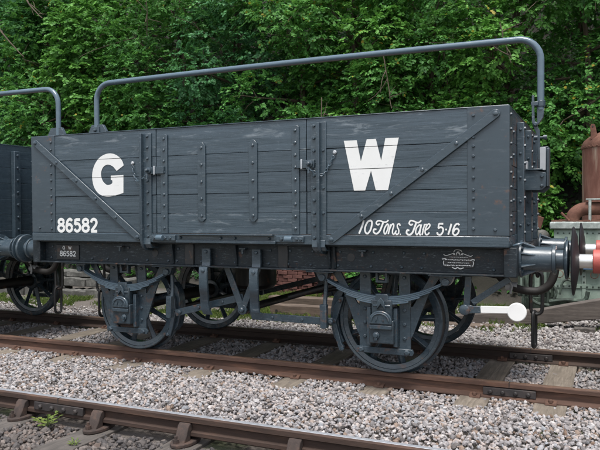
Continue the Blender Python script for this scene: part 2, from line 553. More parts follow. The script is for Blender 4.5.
# the gap where two rail lengths meet
for rl, xj, yc in ((nr, 2.385, YN), (gr, -0.74, YG), (fr, 2.41, YF)):
    obj('joint_gap', MB().box(xj - 0.003, xj + 0.003, yc - 0.0365, yc + 0.030, -0.036, 0.0022), 'fishplate', rl, 0)

def wob_box(x0, x1, y0, y1, z0, z1, seed, amt=0.006, cuts=5, axis=1):
    """box with slightly worn, uneven edges"""
    rd = random.Random(seed)
    mb = MB()
    n = cuts + 1
    rings = []
    for i in range(n + 1):
        t = i / n
        j = lambda: rd.uniform(-amt, amt)
        if axis == 1:
            y = y0 + (y1 - y0) * t
            ring = [(x0 + j(), y, z0), (x1 + j(), y, z0), (x1 + j(), y, z1 + j()), (x0 + j(), y, z1 + j())]
        else:
            x = x0 + (x1 - x0) * t
            ring = [(x, y0 + j(), z0), (x, y1 + j(), z0), (x, y1 + j(), z1 + j()), (x, y0 + j(), z1 + j())]
        rings += ring
    fs = []
    for i in range(n):
        for k in range(4):
            k2 = (k + 1) % 4
            fs.append((i * 4 + k, i * 4 + k2, (i + 1) * 4 + k2, (i + 1) * 4 + k))
    fs.append((3, 2, 1, 0)); e = n * 4
    fs.append((e, e + 1, e + 2, e + 3))
    mb.add(rings, fs)
    return mb

near_x = [2.72, 2.125, 1.285, 0.465, -0.475, -1.345, -2.21, -3.05, -3.9, -4.75, -5.6, 3.55]
sleeper_rects = []
for i, xc in enumerate(near_x):
    hw = 0.125 if i < 2 else 0.122
    ylo = -1.17 + random.uniform(-0.03, 0.03)
    mb = wob_box(-hw, hw, ylo, 1.28, -0.255, -0.1325, 100 + i, 0.006, 9)
    s = obj('sleeper', mb, 'sleeper', None, 0.006)
    s.location = (xc, 0, 0)
    s.rotation_euler.z = R(random.uniform(-0.8, 0.8))
    where = {0: 'second sleeper right of the near rail joint, pale and square ended', 1: 'pale sleeper just left of the bolted near rail joint',
             2: 'sleeper under the right wheel of the wagon, partly buried', 3: 'sleeper left of the right wheel, end showing in ballast',
             4: 'sleeper right of the left wheel, below the brake rods', 5: 'sleeper below the left wheel of the wagon', 6: 'first sleeper to the left of the left wagon wheel', 7: 'second sleeper left of the left wheel, under the wagon buffers', 8: 'third sleeper left of the left wheel, below the left wagon end', 9: 'fourth sleeper left of the left wheel, mostly off the left edge', 10: 'farthest sleeper at the left edge behind the rails', 11: 'sleeper off the right edge under the red buffers'}[i]
    tag(s, where, 'sleeper', 'sleepers of the wagon track')
    sleeper_rects.append((xc - hw - 0.005, xc + hw + 0.005, ylo, 1.28))
    for yc, sd in ((YN, -1), (YF, -1)):
        c = MB().prism([(yc - 0.062, -0.130), (yc - 0.105, -0.130), (yc - 0.100, -0.112), (yc - 0.070, -0.100), (yc - 0.045, -0.098), (yc - 0.050, -0.112)], 'x', -0.045, 0.045)
        p = obj('rail_clip', c, 'clip', s, 0.003)
        obj('bolt', MB().lathe([(0.020, 0), (0.020, 0.018), (0.012, 0.026)], 'z', (0, yc - 0.086, -0.110), 6), 'clip', p, 0)

fg_x = [-1.10, -0.345, 0.425, 1.275, 2.05, -1.95]
for i, xc in enumerate(fg_x):
    mb = wob_box(-0.125, 0.125, -4.6, -2.26, -0.30, -0.188, 200 + i, 0.006, 9)
    s = obj('sleeper', mb, 'sleeperdark', None, 0.006)
    s.location = (xc, 0, 0)
    tag(s, ['dark sleeper under the foreground rail left of its joint', 'dark sleeper under the foreground rail right of its joint', 'dark sleeper under the third foreground rail chair from the left', 'dark sleeper at the bottom edge under the fourth foreground chair', 'dark sleeper of the foreground track below the bottom edge', 'dark sleeper of the foreground track off the left edge'][i], 'sleeper', 'sleepers of the foreground track')
    for yc in (YG, YG - 1.505):
        # cast chair: base plate plus a jaw hugging the rail
        ch = MB()
        n = 14
        pl = [(0.085 * math.cos(2 * math.pi * k / n), yc - 0.030 + 0.150 * math.sin(2 * math.pi * k / n)) for k in range(n)]
        ch.prism(pl, 'z', -0.187, -0.160)
        ch.prism([(yc - 0.036, -0.165), (yc - 0.120, -0.165), (yc - 0.090, -0.120), (yc - 0.062, -0.060), (yc - 0.040, -0.044), (yc - 0.012, -0.048), (yc - 0.012, -0.096), (yc - 0.036, -0.108)], 'x', -0.045, 0.045)
        ch.prism([(yc + 0.036, -0.165), (yc + 0.110, -0.165), (yc + 0.062, -0.070), (yc + 0.036, -0.060)], 'x', -0.045, 0.045)
        p = obj('rail_chair', ch, 'chair', s, 0.006)
        for bx in (-0.052, 0.052):
            obj('bolt', MB().lathe([(0.022, 0), (0.022, 0.028), (0.012, 0.028), (0.012, 0.05)], 'z', (bx * 0.2, yc - 0.135 if bx < 0 else yc + 0.095, -0.160), 7), 'chair', p, 0)

# ------------------------------------------------------------------ ballast stones
ICO = None
def ico():
    global ICO
    if ICO is None:
        bm = bmesh.new(); bmesh.ops.create_icosphere(bm, subdivisions=1, radius=1.0)
        v = np.array([q.co[:] for q in bm.verts]); f = np.array([[q.index for q in t.verts] for t in bm.faces]); bm.free()
        ICO = (v, f)
    return ICO

def big_mesh(name, V, Fc, tint_per_vert, mat, smooth=False):
    me = bpy.data.meshes.new(name)
    nv, nf = len(V), len(Fc)
    k = Fc.shape[1]
    me.vertices.add(nv); me.vertices.foreach_set('co', V.astype(np.float32).ravel())
    me.loops.add(nf * k); me.loops.foreach_set('vertex_index', Fc.astype(np.int32).ravel())
    me.polygons.add(nf); me.polygons.foreach_set('loop_start', np.arange(0, nf * k, k, dtype=np.int32))
    me.polygons.foreach_set('use_smooth', np.full(nf, smooth))
    at = me.attributes.new('tint', 'FLOAT', 'POINT')
    at.data.foreach_set('value', tint_per_vert.astype(np.float32))
    me.update(calc_edges=True)
    me.materials.append(mat)
    return me

def in_view(x, y, margin):
    dx, dy = x - CAMP[0], y - CAMP[1]
    z = dx * fw.x + dy * fw.y
    u = dx * rt.x + dy * rt.y
    return (z > 1.2) & (np.abs(u) < z * (300 / F) + margin)

def stones(name, x0, x1, y0, y1, zf, step, rad, mat, label, avoid=None, tint_pow=1.0, margin=0.6, flat=0.66, tint_mod=None):
    xs = np.arange(x0, x1, step); ys = np.arange(y0, y1, step)
    X, Y = np.meshgrid(xs, ys)
    X = X.ravel() + rng.uniform(-0.5, 0.5, X.size) * step
    Y = Y.ravel() + rng.uniform(-0.5, 0.5, Y.size) * step
    keep = in_view(X, Y, margin)
    if avoid is not None:
        keep &= avoid(X, Y)
    X, Y = X[keep], Y[keep]
    n = len(X)
    v, f = ico()
    NV = len(v)
    variants = []
    for k in range(40):
        p = v * rng.uniform(0.72, 1.18, (NV, 1))
        p = p * np.array([rng.uniform(0.85, 1.45), rng.uniform(0.7, 1.1), rng.uniform(0.55, 0.95)])
        # cut facets: clamp against random planes for an angular broken-stone look
        for q in range(6):
            d = rng.normal(size=3); d /= np.linalg.norm(d)
            h = rng.uniform(0.55, 0.8)
            s = p @ d
            p = p - np.outer(np.clip(s - h, 0, None), d)
        variants.append(p)
    variants = np.array(variants)
    vi = rng.integers(0, 40, n)
    P = variants[vi]
    # random rotations
    q = rng.normal(size=(n, 4)); q /= np.linalg.norm(q, axis=1)[:, None]
    w, a, b, c = q.T
    Rm = np.stack([np.stack([1 - 2 * (b * b + c * c), 2 * (a * b - c * w), 2 * (a * c + b * w)], 1),
                   np.stack([2 * (a * b + c * w), 1 - 2 * (a * a + c * c), 2 * (b * c - a * w)], 1),
                   np.stack([2 * (a * c - b * w), 2 * (b * c + a * w), 1 - 2 * (a * a + b * b)], 1)], 1)
    P = np.einsum('nij,nkj->nki', Rm, P)
    P[:, :, 2] *= flat + 0.25
    S = rng.uniform(rad[0], rad[1], n) * np.where(rng.random(n) < 0.08, 1.35, 1.0)
    P *= S[:, None, None]
    Z = zf(X, Y) + rng.uniform(-0.012, 0.018, n)
    P += np.stack([X, Y, Z], 1)[:, None, :]
    T = rng.random(n) ** tint_pow
    if tint_mod is not None:
        T = tint_mod(T, X, Y)
    V = P.reshape(-1, 3)
    Fc = (f[None] + (np.arange(n) * NV)[:, None, None]).reshape(-1, 3)
    me = big_mesh(name, V, Fc, np.repeat(T, NV), MAT[mat])
    o = bpy.data.objects.new(name, me); COL.objects.link(o)
    o['kind'] = 'stuff'; o['label'] = label; o['category'] = 'ballast'
    return o

def wave(X, Y, s, a):
    return a * (np.sin(X * 2.1 * s + 1.3) * np.cos(Y * 2.7 * s + X * 0.9) + 0.5 * np.sin(X * 5.3 * s + Y * 4.1 * s))

def off_sleepers(X, Y, spill=0.10):
    k = np.ones(len(X), bool)
    for (a, b, c, d) in sleeper_rects:
        k &= ~((X > a) & (X < b) & (Y > c) & (Y < d))
    return k | (rng.random(len(X)) < spill)

def away_rail(Y, yc, d):
    return np.abs(Y - yc) > d

def rusty(T, X, Y):
    # rust dust and oil gather along the rails
    d = np.minimum(np.minimum(np.abs(Y - YN), np.abs(Y - YF)), np.abs(Y - YG))
    p = np.clip(0.55 - d * 1.6, 0.02, 0.5) * (0.75 + 0.5 * np.sin(X * 3.1 + np.sin(X * 1.7) * 2))
    pick = rng.random(len(T)) < p
    return np.where(pick, np.where(rng.random(len(T)) < 0.5, 0.97, 0.04), T)

def z_mid(X, Y):   # between the tracks: heaped a little in the middle
    t = np.clip((Y - (-2.48)) / 1.6, 0, 1)
    return -0.140 + 0.055 * np.sin(np.pi * np.clip(t * 1.15, 0, 1)) * (0.7 + 0.3 * np.sin(X * 1.1)) + wave(X, Y, 1, 0.008)

stones('ballast', -7.5, 4.3, -2.47, -0.80, z_mid, 0.0255, (0.011, 0.0255), 'ballast', 'pale grey and pinkish crushed stone heaped between the two tracks',
       lambda X, Y: away_rail(Y, YN, 0.075) & off_sleepers(X, Y, 0.06) | ((Y < -1.22) & away_rail(Y, YN, 0.075)), tint_mod=rusty)
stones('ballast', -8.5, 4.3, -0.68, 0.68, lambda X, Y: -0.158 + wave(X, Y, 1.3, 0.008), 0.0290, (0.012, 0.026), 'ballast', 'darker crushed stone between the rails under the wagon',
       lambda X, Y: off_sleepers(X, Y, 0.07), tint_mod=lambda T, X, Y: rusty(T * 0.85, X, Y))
stones('ballast', -4.2, 3.2, -4.0, -2.60, lambda X, Y: -0.205 + wave(X, Y, 1.1, 0.010), 0.029, (0.012, 0.030), 'ballastdark', 'dirty dark stones beside the foreground rail',
       lambda X, Y: away_rail(Y, YG, 0.06) & (np.min([np.abs(X - c) for c in fg_x], axis=0) > 0.13) | ((rng.random(len(X)) < 0.10) & away_rail(Y, YG, 0.06)),
       tint_mod=lambda T, X, Y: np.clip(T * 0.75 + 0.35 * (wave(X, Y, 0.7, 0.5) > 0.12), 0, 0.98))
stones('gravel', -10.5, 5.0, 0.82, 3.1, lambda X, Y: -0.165 - 0.10 * np.clip((Y - 1.2) / 1.6, 0, 1) + wave(X, Y, 0.8, 0.012), 0.040, (0.015, 0.031), 'gravel', 'mixed grey gravel beyond the far rail',
       lambda X, Y: (off_sleepers(X, Y, 0.2)) & ((X > 0.4) | (rng.random(len(X)) < np.clip(1.2 - (Y - 1.6) * 0.8, 0.12, 1))))

# ------------------------------------------------------------------ the open wagon
L, YB, ZT, ZB = 2.43, 1.1585, 2.230, 1.139
J = [1.227, 1.418, 1.598, 1.782, 1.966, ZT]
wag = empty('open_wagon', (0, 0, 0), 'dark grey five plank open wagon lettered G W with number 86582', 'wagon', 'open goods wagons')
W = wag
DX0, DX1 = -0.842, 0.738      # drop door opening

# --- side planks, both sides
side_parts = []
PB = -1.095
for (a, b) in ((-L + 0.004, DX0 - 0.004), (DX0 + 0.004, DX1 - 0.004), (DX1 + 0.004, L - 0.004)):
    for k in range(5):
        dz = 0.0
        if a > -1 and b < 1:
            dz = [0.0, -0.004, 0.003, 0.004, 0.010, 0][k]
        z0, z1 = J[k] + 0.0016, J[k + 1] - 0.0016
        yo = random.uniform(-0.002, 0.002)
        mb = wob_box(a, b, -YB + yo, PB, z0, z1, 300 + k + int(a * 100), 0.0012, 7, axis=0)
        cup = random.uniform(0.0, 0.0045)
        mb.v = [(p[0], p[1] + (cup if p[1] < -1.12 and p[2] > (z0 + z1) / 2 else 0.0), p[2]) for p in mb.v]
        side_parts.append(obj('plank', mb, 'topplank' if k == 4 or (k == 0 and -1 < a < 0) else 'plank', W, 0.0022))  # top row and lowest door plank get the paler paint with painted-in sheen
    side_parts.append(obj('inner_board', MB().box(a, b, -1.088, -1.066, J[0], ZT - 0.01), 'lining', W, 0.002))
# curb rail below the planks
mb = MB().box(-L - 0.004, L + 0.004, -1.171, -1.066, ZB, J[0] - 0.002)
side_parts.append(obj('curb_rail', mb, 'plank', W, 0.006))
# thin iron capping
mb = MB().box(-L, L, -1.1635, -1.066, ZT - 0.0015, ZT + 0.007)
side_parts.append(obj('capping', mb, 'iron', W, 0.003))
# solebar: steel channel
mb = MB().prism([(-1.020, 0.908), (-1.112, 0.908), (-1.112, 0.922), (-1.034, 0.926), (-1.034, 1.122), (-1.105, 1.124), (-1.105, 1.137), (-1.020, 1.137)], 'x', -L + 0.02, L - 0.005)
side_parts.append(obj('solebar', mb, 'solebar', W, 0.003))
# corner plates wrap round on to the ends
for sx in (-1, 1):
    x0, x1 = (2.117, L + 0.006)
    pl = [(sx * x0, -YB - 0.007), (sx * x1, -YB - 0.007), (sx * x1, -1.02), (sx * (x1 - 0.006), -1.02), (sx * (x1 - 0.006), -YB - 0.0005), (sx * x0, -YB - 0.0005)]
    mb = MB().prism(pl, 'z', J[0] + 0.002, ZT + 0.004)
    side_parts.append(obj('corner_plate', mb, 'plate', W, 0.003))
bolts = MB()
for sx in (-1, 1):
    for z in np.linspace(1.275, 2.165, 12):
        bolts.bolt(sx * 2.165, -YB - 0.007, z + random.uniform(-0.012, 0.012), 0.013, 0.012)
    bolts.bolt(sx * 2.33, -YB - 0.007, 1.275, 0.013, 0.012)
    for z in np.linspace(1.27, 2.17, 9):
        bolts.bolt(sx * (L + 0.006), -1.085, z, 0.014, 0.014, 'x', sx)
side_parts.append(obj('plate_bolts', bolts, 'plate', W, 0, kind='stuff'))

# diagonal braces
for (p, q) in (((2.335, 2.172), (0.975, 1.188)), ((-2.365, 2.165), (-1.055, 1.190))):
    mb = MB()
    d = (Vector(q) - Vector(p)).normalized(); n = Vector((-d.y, d.x))
    hw = 0.034
    pts = []
    P0, Q0 = Vector(p), Vector(q)
    base = math.atan2(n.y, n.x)
    for k in range(9):
        an = base + math.pi * k / 8
        pts.append((P0.x + hw * math.cos(an), P0.y + hw * math.sin(an)))
    for k in range(9):
        an = base + math.pi + math.pi * k / 8
        pts.append((Q0.x + hw * math.cos(an), Q0.y + hw * math.sin(an)))
    mb.prism(pts, 'y', -YB - 0.024, -YB - 0.0085)
    br = obj('diagonal_brace', mb, 'iron', W, 0.003)
    side_parts.append(br)
    bm_ = MB()
    for t in (0.0, 0.22, 0.42, 0.61, 0.80, 1.0):
        c = P0.lerp(Q0, t)
        bm_.bolt(c.x, -YB - 0.024, c.y, 0.016 if 0 < t < 1 else 0.021, 0.012)
    obj('bolts', bm_, 'iron', br, 0, kind='stuff')

# T-iron stanchions beside the door, with a knee down to the solebar
for (f0, f1, r0, r1, bx) in ((-1.004, -0.893, -1.004, -0.980, -0.935), (0.784, 0.926, 0.853, 0.877, 0.816)):
    mb = MB()
    mb.box(f0, f1, -YB - 0.014, -YB - 0.002, 1.172, 2.195)
    st = obj('stanchion', mb, 'iron', W, 0.003)
    side_parts.append(st)
    rib = MB().prism([(-1.214, 2.190), (-1.214, 1.170), (-1.206, 1.125), (-1.180, 1.086), (-1.140, 1.062), (-1.036, 1.050), (-1.036, 1.085), (-1.125, 1.105), (-1.160, 1.130), (-1.1735, 1.172), (-1.1735, 2.190)], 'x', r0, r1)
    obj('rib', rib, 'iron', st, 0.004)
    knee = MB().prism([(-1.180, 1.180), (-1.185, 1.120), (-1.150, 1.085), (-1.036, 1.078), (-1.036, 1.092), (-1.140, 1.100), (-1.172, 1.130), (-1.172, 1.180)], 'x', f0 + 0.01, f1 - 0.01)
    obj('knee', knee, 'iron', st, 0.003)
    bb = MB()
    for z in np.linspace(1.20, 2.165, 10):
        bb.bolt(bx, -YB - 0.014, z, 0.015, 0.014)
        if f1 > 0.9 and 1.3 < z < 2.0 and int(z * 100) % 3 == 0:
            bb.bolt(0.902, -YB - 0.014, z, 0.013, 0.012)
    obj('bolts', bb, 'iron', st, 0, kind='stuff')

# door straps
def strap(x0, x1, z0, z1, pointed, nb, th=0.012):
    mb = MB()
    xm = (x0 + x1) / 2
    if pointed:
        poly = [(x0, z0 + 0.03), (xm - 0.012, z0), (xm + 0.012, z0), (x1, z0 + 0.03), (x1, z1 - 0.03), (xm + 0.012, z1), (xm - 0.012, z1), (x0, z1 - 0.03)]
    else:
        poly = [(x0, z0), (x1, z0), (x1, z1 - 0.015), (xm, z1), (x0, z1 - 0.015)]
    mb.prism(poly, 'y', -YB - th - 0.002, -YB - 0.002)
    s = obj('door_strap', mb, 'iron', W, 0.003)
    side_parts.append(s)
    bb = MB()
    for z in np.linspace(z0 + 0.055, z1 - 0.05, nb):
        bb.bolt(xm, -YB - th - 0.002, z, 0.014, 0.011)
    obj('bolts', bb, 'iron', s, 0, kind='stuff')
strap(-0.783, -0.706, 1.225, 2.180, False, 9)
strap(0.602, 0.672, 1.225, 2.185, False, 9)
strap(-0.366, -0.283, 1.338, 2.076, True, 5)
strap(0.176, 0.260, 1.338, 2.076, True, 5)

# hinges and the door's bottom ledge
for (a, b, k0, k1, bs) in ((-0.880, -0.610, -0.815, -0.745, (-0.845, -0.72, -0.665)), (0.455, 0.720, 0.545, 0.615, (0.51, 0.655, 0.695))):
    h = obj('hinge', MB().box(a, b, -1.196, -1.172, 1.160, 1.212), 'iron', W, 0.004)
    side_parts.append(h)
    obj('knuckle', MB().lathe([(0.029, 0), (0.029, k1 - k0)], 'x', (k0, -1.200, 1.186), 14), 'spring', h, 0.003)
    bb = MB()
    for x in bs:
        bb.bolt(x, -1.196, 1.186, 0.016, 0.014)
    obj('bolts', bb, 'iron', h, 0, kind='stuff')
lg = obj('door_ledge', MB().box(-0.580, 0.430, -1.222, -1.1715, 1.215, 1.226), 'iron', W, 0.003)
side_parts.append(lg)
obj('ledge_bar', MB().box(-0.600, 0.450, -1.200, -1.1715, 1.142, 1.166), 'iron', lg, 0.003)
bb = MB()
for x in (-0.56, -0.12, 0.03, 0.38):
    bb.bolt(x, -1.1715, 1.190, 0.014, 0.018)
obj('bolts', bb, 'iron', lg, 0, kind='stuff')

# door latches: hasp, pin and chain
def torus_link(mb, c, t, n1, r, w):
    """one small oval chain link, long axis t, in the plane of t and n1"""
    pts = []
    for k in range(8):
        a = 2 * math.pi * k / 8
        pts.append(Vector(c) + Vector(t) * (r * 1.5 * math.cos(a)) + Vector(n1) * (r * math.sin(a)))
    pts.append(pts[0]); pts.append(pts[1])
    mb.tube(pts, w, 5, cap=False)
def chain(name, path, mat, parent, r=0.011, w=0.0032):
    pts = smooth_path(path, 10)
    mb = MB()
    acc, step, alt = 0.0, r * 2.3, 0
    for i in range(1, len(pts)):
        acc += (pts[i] - pts[i - 1]).length
        if acc >= step:
            acc = 0
            t = (pts[i] - pts[i - 1]).normalized()
            side = Vector((0, 1, 0)) if alt else t.cross(Vector((0, 1, 0))).normalized()
            torus_link(mb, pts[i], t, side, r, w)
            alt = 1 - alt
    return obj(name, mb, mat, parent, 0)

for (h0, h1, pin, c0, cm, zc) in ((-0.925, -0.735, -0.905, (-1.116, 1.912), (-1.035, 1.735), 1.832), (0.655, 0.825, 0.785, (1.005, 1.930), (0.890, 1.742), 1.838)):
    hs = obj('door_latch', MB().box(h0, h1, -1.192, -1.1735, zc - 0.034, zc + 0.034), 'iron', W, 0.003)
    side_parts.append(hs)
    mb = MB().lathe([(0.030, 0), (0.030, -0.014), (0.016, -0.018), (0.016, -0.05), (0.010, -0.055)], 'y', (pin, -1.192, zc), 12)
    mb.tube([(pin, -1.225, zc - 0.03), (pin + 0.002, -1.228, zc - 0.085)], 0.010, 8)
    obj('pin', mb, 'iron', hs, 0)
    obj('keeper', MB().box(pin + (0.06 if pin < 0 else -0.085), pin + (0.075 if pin < 0 else -0.07), -1.205, -1.192, zc - 0.042, zc + 0.042), 'brightmetal', hs, 0.003)
    obj('eye', MB().lathe([(0.016, 0), (0.018, -0.012), (0.010, -0.022)], 'y', (c0[0], -YB, c0[1]), 10), 'brightmetal', hs, 0)
    ch = chain('chain', [(c0[0], -YB - 0.014, c0[1] - 0.015), (cm[0] + (0.05 if c0[0] > 0 else -0.055), -YB - 0.016, cm[1] + 0.055), (cm[0], -1.186, cm[1]), (pin, -1.226, zc - 0.045)], 'spring', hs)

# --- ends
for sx in (-1, 1):
    for k in range(5):
        z0, z1 = J[k] + 0.0016, J[k + 1] - 0.0016
        x0, x1 = sorted((sx * (L - 0.060), sx * (L - 0.002)))
        obj('end_plank', wob_box(x0, x1, -1.060, 1.060, z0, z1, 500 + k + sx, 0.001, 6, axis=1), 'endplank', W, 0.0025)
    x0, x1 = sorted((sx * (L - 0.085), sx * (L - 0.062)))
    obj('end_inner_board', MB().box(x0, x1, -1.060, 1.060, 1.19, ZT - 0.01), 'lining', W, 0.002)
    x0, x1 = sorted((sx * (L - 0.065), sx * (L + 0.002)))
    obj('end_capping', MB().box(x0, x1, -1.062, 1.062, ZT - 0.001, ZT + 0.006), 'iron', W, 0.002)
    x0, x1 = sorted((sx * (L - 0.045), sx * (L + 0.055)))
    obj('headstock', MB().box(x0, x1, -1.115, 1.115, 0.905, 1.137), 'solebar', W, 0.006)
    x0, x1 = sorted((sx * (L - 0.060), sx * (L + 0.002)))
    obj('end_curb', MB().box(x0, x1, -1.064, 1.064, 1.140, J[0]), 'plank', W, 0.003)
    # iron-faced end posts
    for yc in (-0.60, 0.03, 0.60):
        if sx < 0 and abs(yc) < 0.1:
            continue
        x0, x1 = sorted((sx * (L + 0.001), sx * (L + 0.058)))
        ep = obj('end_post', MB().box(x0, x1, yc - 0.045, yc + 0.045, 1.138, 2.160), 'iron', W, 0.005)
        bb = MB()
        for z in np.linspace(1.24, 2.11, 7):
            bb.bolt(sx * (L + 0.058), yc, z, 0.016, 0.014, 'x', sx)
        for z in np.linspace(1.3, 2.1, 5):
            bb.bolt(sx * (L + 0.03), yc - 0.045, z, 0.012, 0.010, 'y', -1)
        obj('bolts', bb, 'iron', ep, 0, kind='stuff')
    # horizontal end bolts seen edge-on
    bb = MB()
    for yy in (-0.86, -0.30, 0.32):
        for z in J[:-1]:
            bb.bolt(sx * (L - 0.002), yy, z + 0.09, 0.015, 0.014, 'x', sx)
    obj('end_bolts', bb, 'iron', W, 0, kind='stuff')

# floor
for k in range(8):
    x0 = -2.36 + k * 0.59
    obj('floor_board', MB().box(x0 + 0.003, x0 + 0.587, -1.05, 1.05, 1.139, 1.185), 'lining', W, 0.003)

# --- sheet rail: long bent pipe over the middle of the wagon
XL, XR, ZR, RP = -2.557, 2.566, 2.995, 0.0315
def bent(xa, za, xb, zb, zt, rad):
    pts = [(xa, 0, za)]
    for k in range(9):
        a = math.pi - (math.pi / 2) * k / 8
        pts.append((xa + rad + rad * math.cos(a), 0, zt - rad + rad * math.sin(a)))
    m = 10
    for k in range(1, m):
        t = k / m
        xx = xa + rad + (xb - xa - 2 * rad) * t
        pts.append((xx, 0, zt + 0.012 * math.sin(math.pi * t)))
    for k in range(9):
        a = math.pi / 2 - (math.pi / 2) * k / 8
        pts.append((xb - rad + rad * math.cos(a), 0, zt - rad + rad * math.sin(a)))
    pts.append((xb, 0, zb))
    return pts
rail_pipe = obj('sheet_rail', MB().tube(bent(XL, 2.40, XR, 2.34, ZR, 0.20), RP, 14), 'pipe', W, 0)
# left foot plate
mb = MB().prism([(-2.668, 2.415), (-2.622, 2.500), (-2.452, 2.498), (-2.400, 2.415), (-2.432, 2.300), (-2.432, 1.45), (-2.560, 1.45), (-2.600, 2.15)], 'y', -0.022, 0.022)
mb.prism([(-2.62, 2.38), (-2.605, 2.47), (-2.50, 2.47), (-2.49, 2.38)], 'y', -0.040, -0.0225)
fp = obj('sheet_rail_bracket', mb, 'iron', W, 0.004)
obj('bolt', MB().lathe([(0.02, 0), (0.02, -0.014), (0.012, -0.02)], 'y', (-2.55, -0.041, 2.43), 8), 'iron', fp, 0)
# right pivot gear
mb = MB()
mb.prism([(2.492, 2.470), (2.512, 2.470), (2.516, 2.250), (2.540, 2.190), (2.560, 2.150), (2.572, 1.80), (2.545, 1.80), (2.535, 2.110), (2.512, 2.165), (2.492, 2.230)], 'y', -0.045, -0.025)
piv = obj('rail_pivot', mb, 'iron', W, 0.003)
obj('clamp_band', MB().lathe([(0.032, -0.028), (0.041, -0.026), (0.041, 0.026), (0.032, 0.028)], 'z', (XR, 0, 2.395), 14), 'iron', piv, 0.002)
obj('clamp_bar', MB().box(2.485, 2.548, -0.046, 0.0, 2.375, 2.412), 'iron', piv, 0.004)
obj('pipe_end', MB().prism([(2.535, 2.345), (2.597, 2.345), (2.590, 2.27), (2.555, 2.215), (2.535, 2.20)], 'y', -0.024, 0.010), 'iron', piv, 0.004)
obj('pivot_bolt', MB().lathe([(0.022, 0), (0.022, -0.02), (0.012, -0.03)], 'y', (2.525, -0.046, 2.205), 8), 'iron', piv, 0)
obj('stop_bolt', MB().lathe([(0.018, -0.05), (0.022, -0.05), (0.022, -0.02), (0.010, -0.02), (0.010, 0.03), (0.022, 0.03), (0.022, 0.06)], 'x', (2.562, -0.035, 2.085), 10), 'iron', piv, 0)
br = obj('pivot_bracket', MB().prism([(2.432, 1.605), (2.585, 1.605), (2.620, 1.640), (2.620, 1.760), (2.540, 1.785), (2.432, 1.785)], 'y', -0.110, -0.090), 'iron', W, 0.004)
mb = MB().prism([(2.470, 1.590), (2.595, 1.585), (2.640, 1.625), (2.645, 1.985), (2.625, 2.01), (2.560, 2.01), (2.555, 1.80), (2.470, 1.80)], 'y', 0.030, 0.055)
mb.box(2.620, 2.642, -0.088, 0.030, 1.64, 1.98)
obj('rear_cheek', mb, 'plate', br, 0.004)
obj('ledge', MB().box(2.440, 2.590, -0.125, 0.028, 1.786, 1.800), 'iron', br, 0.002)
obj('upright', MB().box(2.446, 2.462, -0.120, -0.040, 1.800, 1.870), 'brightmetal', br, 0.002)
obj('face_plate', MB().box(2.566, 2.616, -0.096, -0.082, 1.787, 1.990), 'brightmetal', br, 0.002)
bb = MB()
for x, z in ((2.585, 1.73), (2.585, 1.645)):
    bb.bolt(x, -0.110, z, 0.016, 0.016)
obj('bolts', bb, 'iron', br, 0, kind='stuff')

# --- lettering on the planks
LY = -YB - 0.0032
def flat_poly(pts, y):
    """filled planar outline facing -y"""
    bm = bmesh.new()
    vs = [bm.verts.new((p[0], y, p[1])) for p in pts]
    es = [bm.edges.new((vs[i], vs[(i + 1) % len(vs)])) for i in range(len(vs))]
    bmesh.ops.triangle_fill(bm, use_beauty=True, use_dissolve=False, edges=es)
    return bm
def cut_joints(bm):
    for z in J[1:5]:
        for s in (-1, 1):
            geom = bm.verts[:] + bm.edges[:] + bm.faces[:]
            bmesh.ops.bisect_plane(bm, geom=geom, plane_co=(0, 0, z + s * 0.0026), plane_no=(0, 0, 1))
        kill = [f for f in bm.faces if abs(f.calc_center_median().z - z) < 0.0024]
        bmesh.ops.delete(bm, geom=kill, context='FACES')
def thicken(bm, d=0.0016):
    r = bmesh.ops.extrude_face_region(bm, geom=bm.faces[:])
    bmesh.ops.translate(bm, verts=[g for g in r['geom'] if isinstance(g, bmesh.types.BMVert)], vec=(0, d, 0))
    bmesh.ops.recalc_face_normals(bm, faces=bm.faces[:])
def bm_obj(name, bm, mat, parent, label=None):
    me = bpy.data.meshes.new(name); bm.to_mesh(me); bm.free()
    return obj(name, me, mat, parent, 0, smooth=False, label=label)

Wp = [(1.086, 2.024), (1.201, 2.023), (1.237, 1.845), (1.29, 2.027), (1.369, 2.026), (1.414, 1.845), (1.451, 2.028), (1.565, 2.027), (1.472, 1.6), (1.367, 1.599), (1.326, 1.764), (1.274, 1.599), (1.175, 1.601)]
Gp = [(-1.228, 1.895), (-1.244, 1.935), (-1.273, 1.969), (-1.322, 2.001), (-1.385, 2.019), (-1.455, 2.013), (-1.523, 1.985), (-1.578, 1.933), (-1.613, 1.868), (-1.625, 1.801), (-1.616, 1.726), (-1.588, 1.665), (-1.537, 1.617), (-1.47, 1.594), (-1.403, 1.591), (-1.336, 1.6), (-1.279, 1.613), (-1.236, 1.623), (-1.233, 1.799), (-1.388, 1.798), (-1.389, 1.758), (-1.371, 1.75), (-1.374, 1.721), (-1.418, 1.705), (-1.451, 1.712), (-1.493, 1.75), (-1.512, 1.811), (-1.499, 1.864), (-1.465, 1.899), (-1.415, 1.908), (-1.365, 1.89), (-1.337, 1.865), (-1.316, 1.842)]
def curve_pts(pts):
    return [(p.x, p.z) for p in smooth_path([(q[0], 0, q[1]) for q in pts], 4)]
Gp = curve_pts(Gp[0:18]) + Gp[18:21] + curve_pts(Gp[21:33])
for pts, lab in ((Gp, 'large white painted letter G'), (Wp, 'large white painted letter W')):
    bm = flat_poly(pts, LY)
    cut_joints(bm)
    thicken(bm)
    bm_obj('painted_letter', bm, 'letter', W, lab)

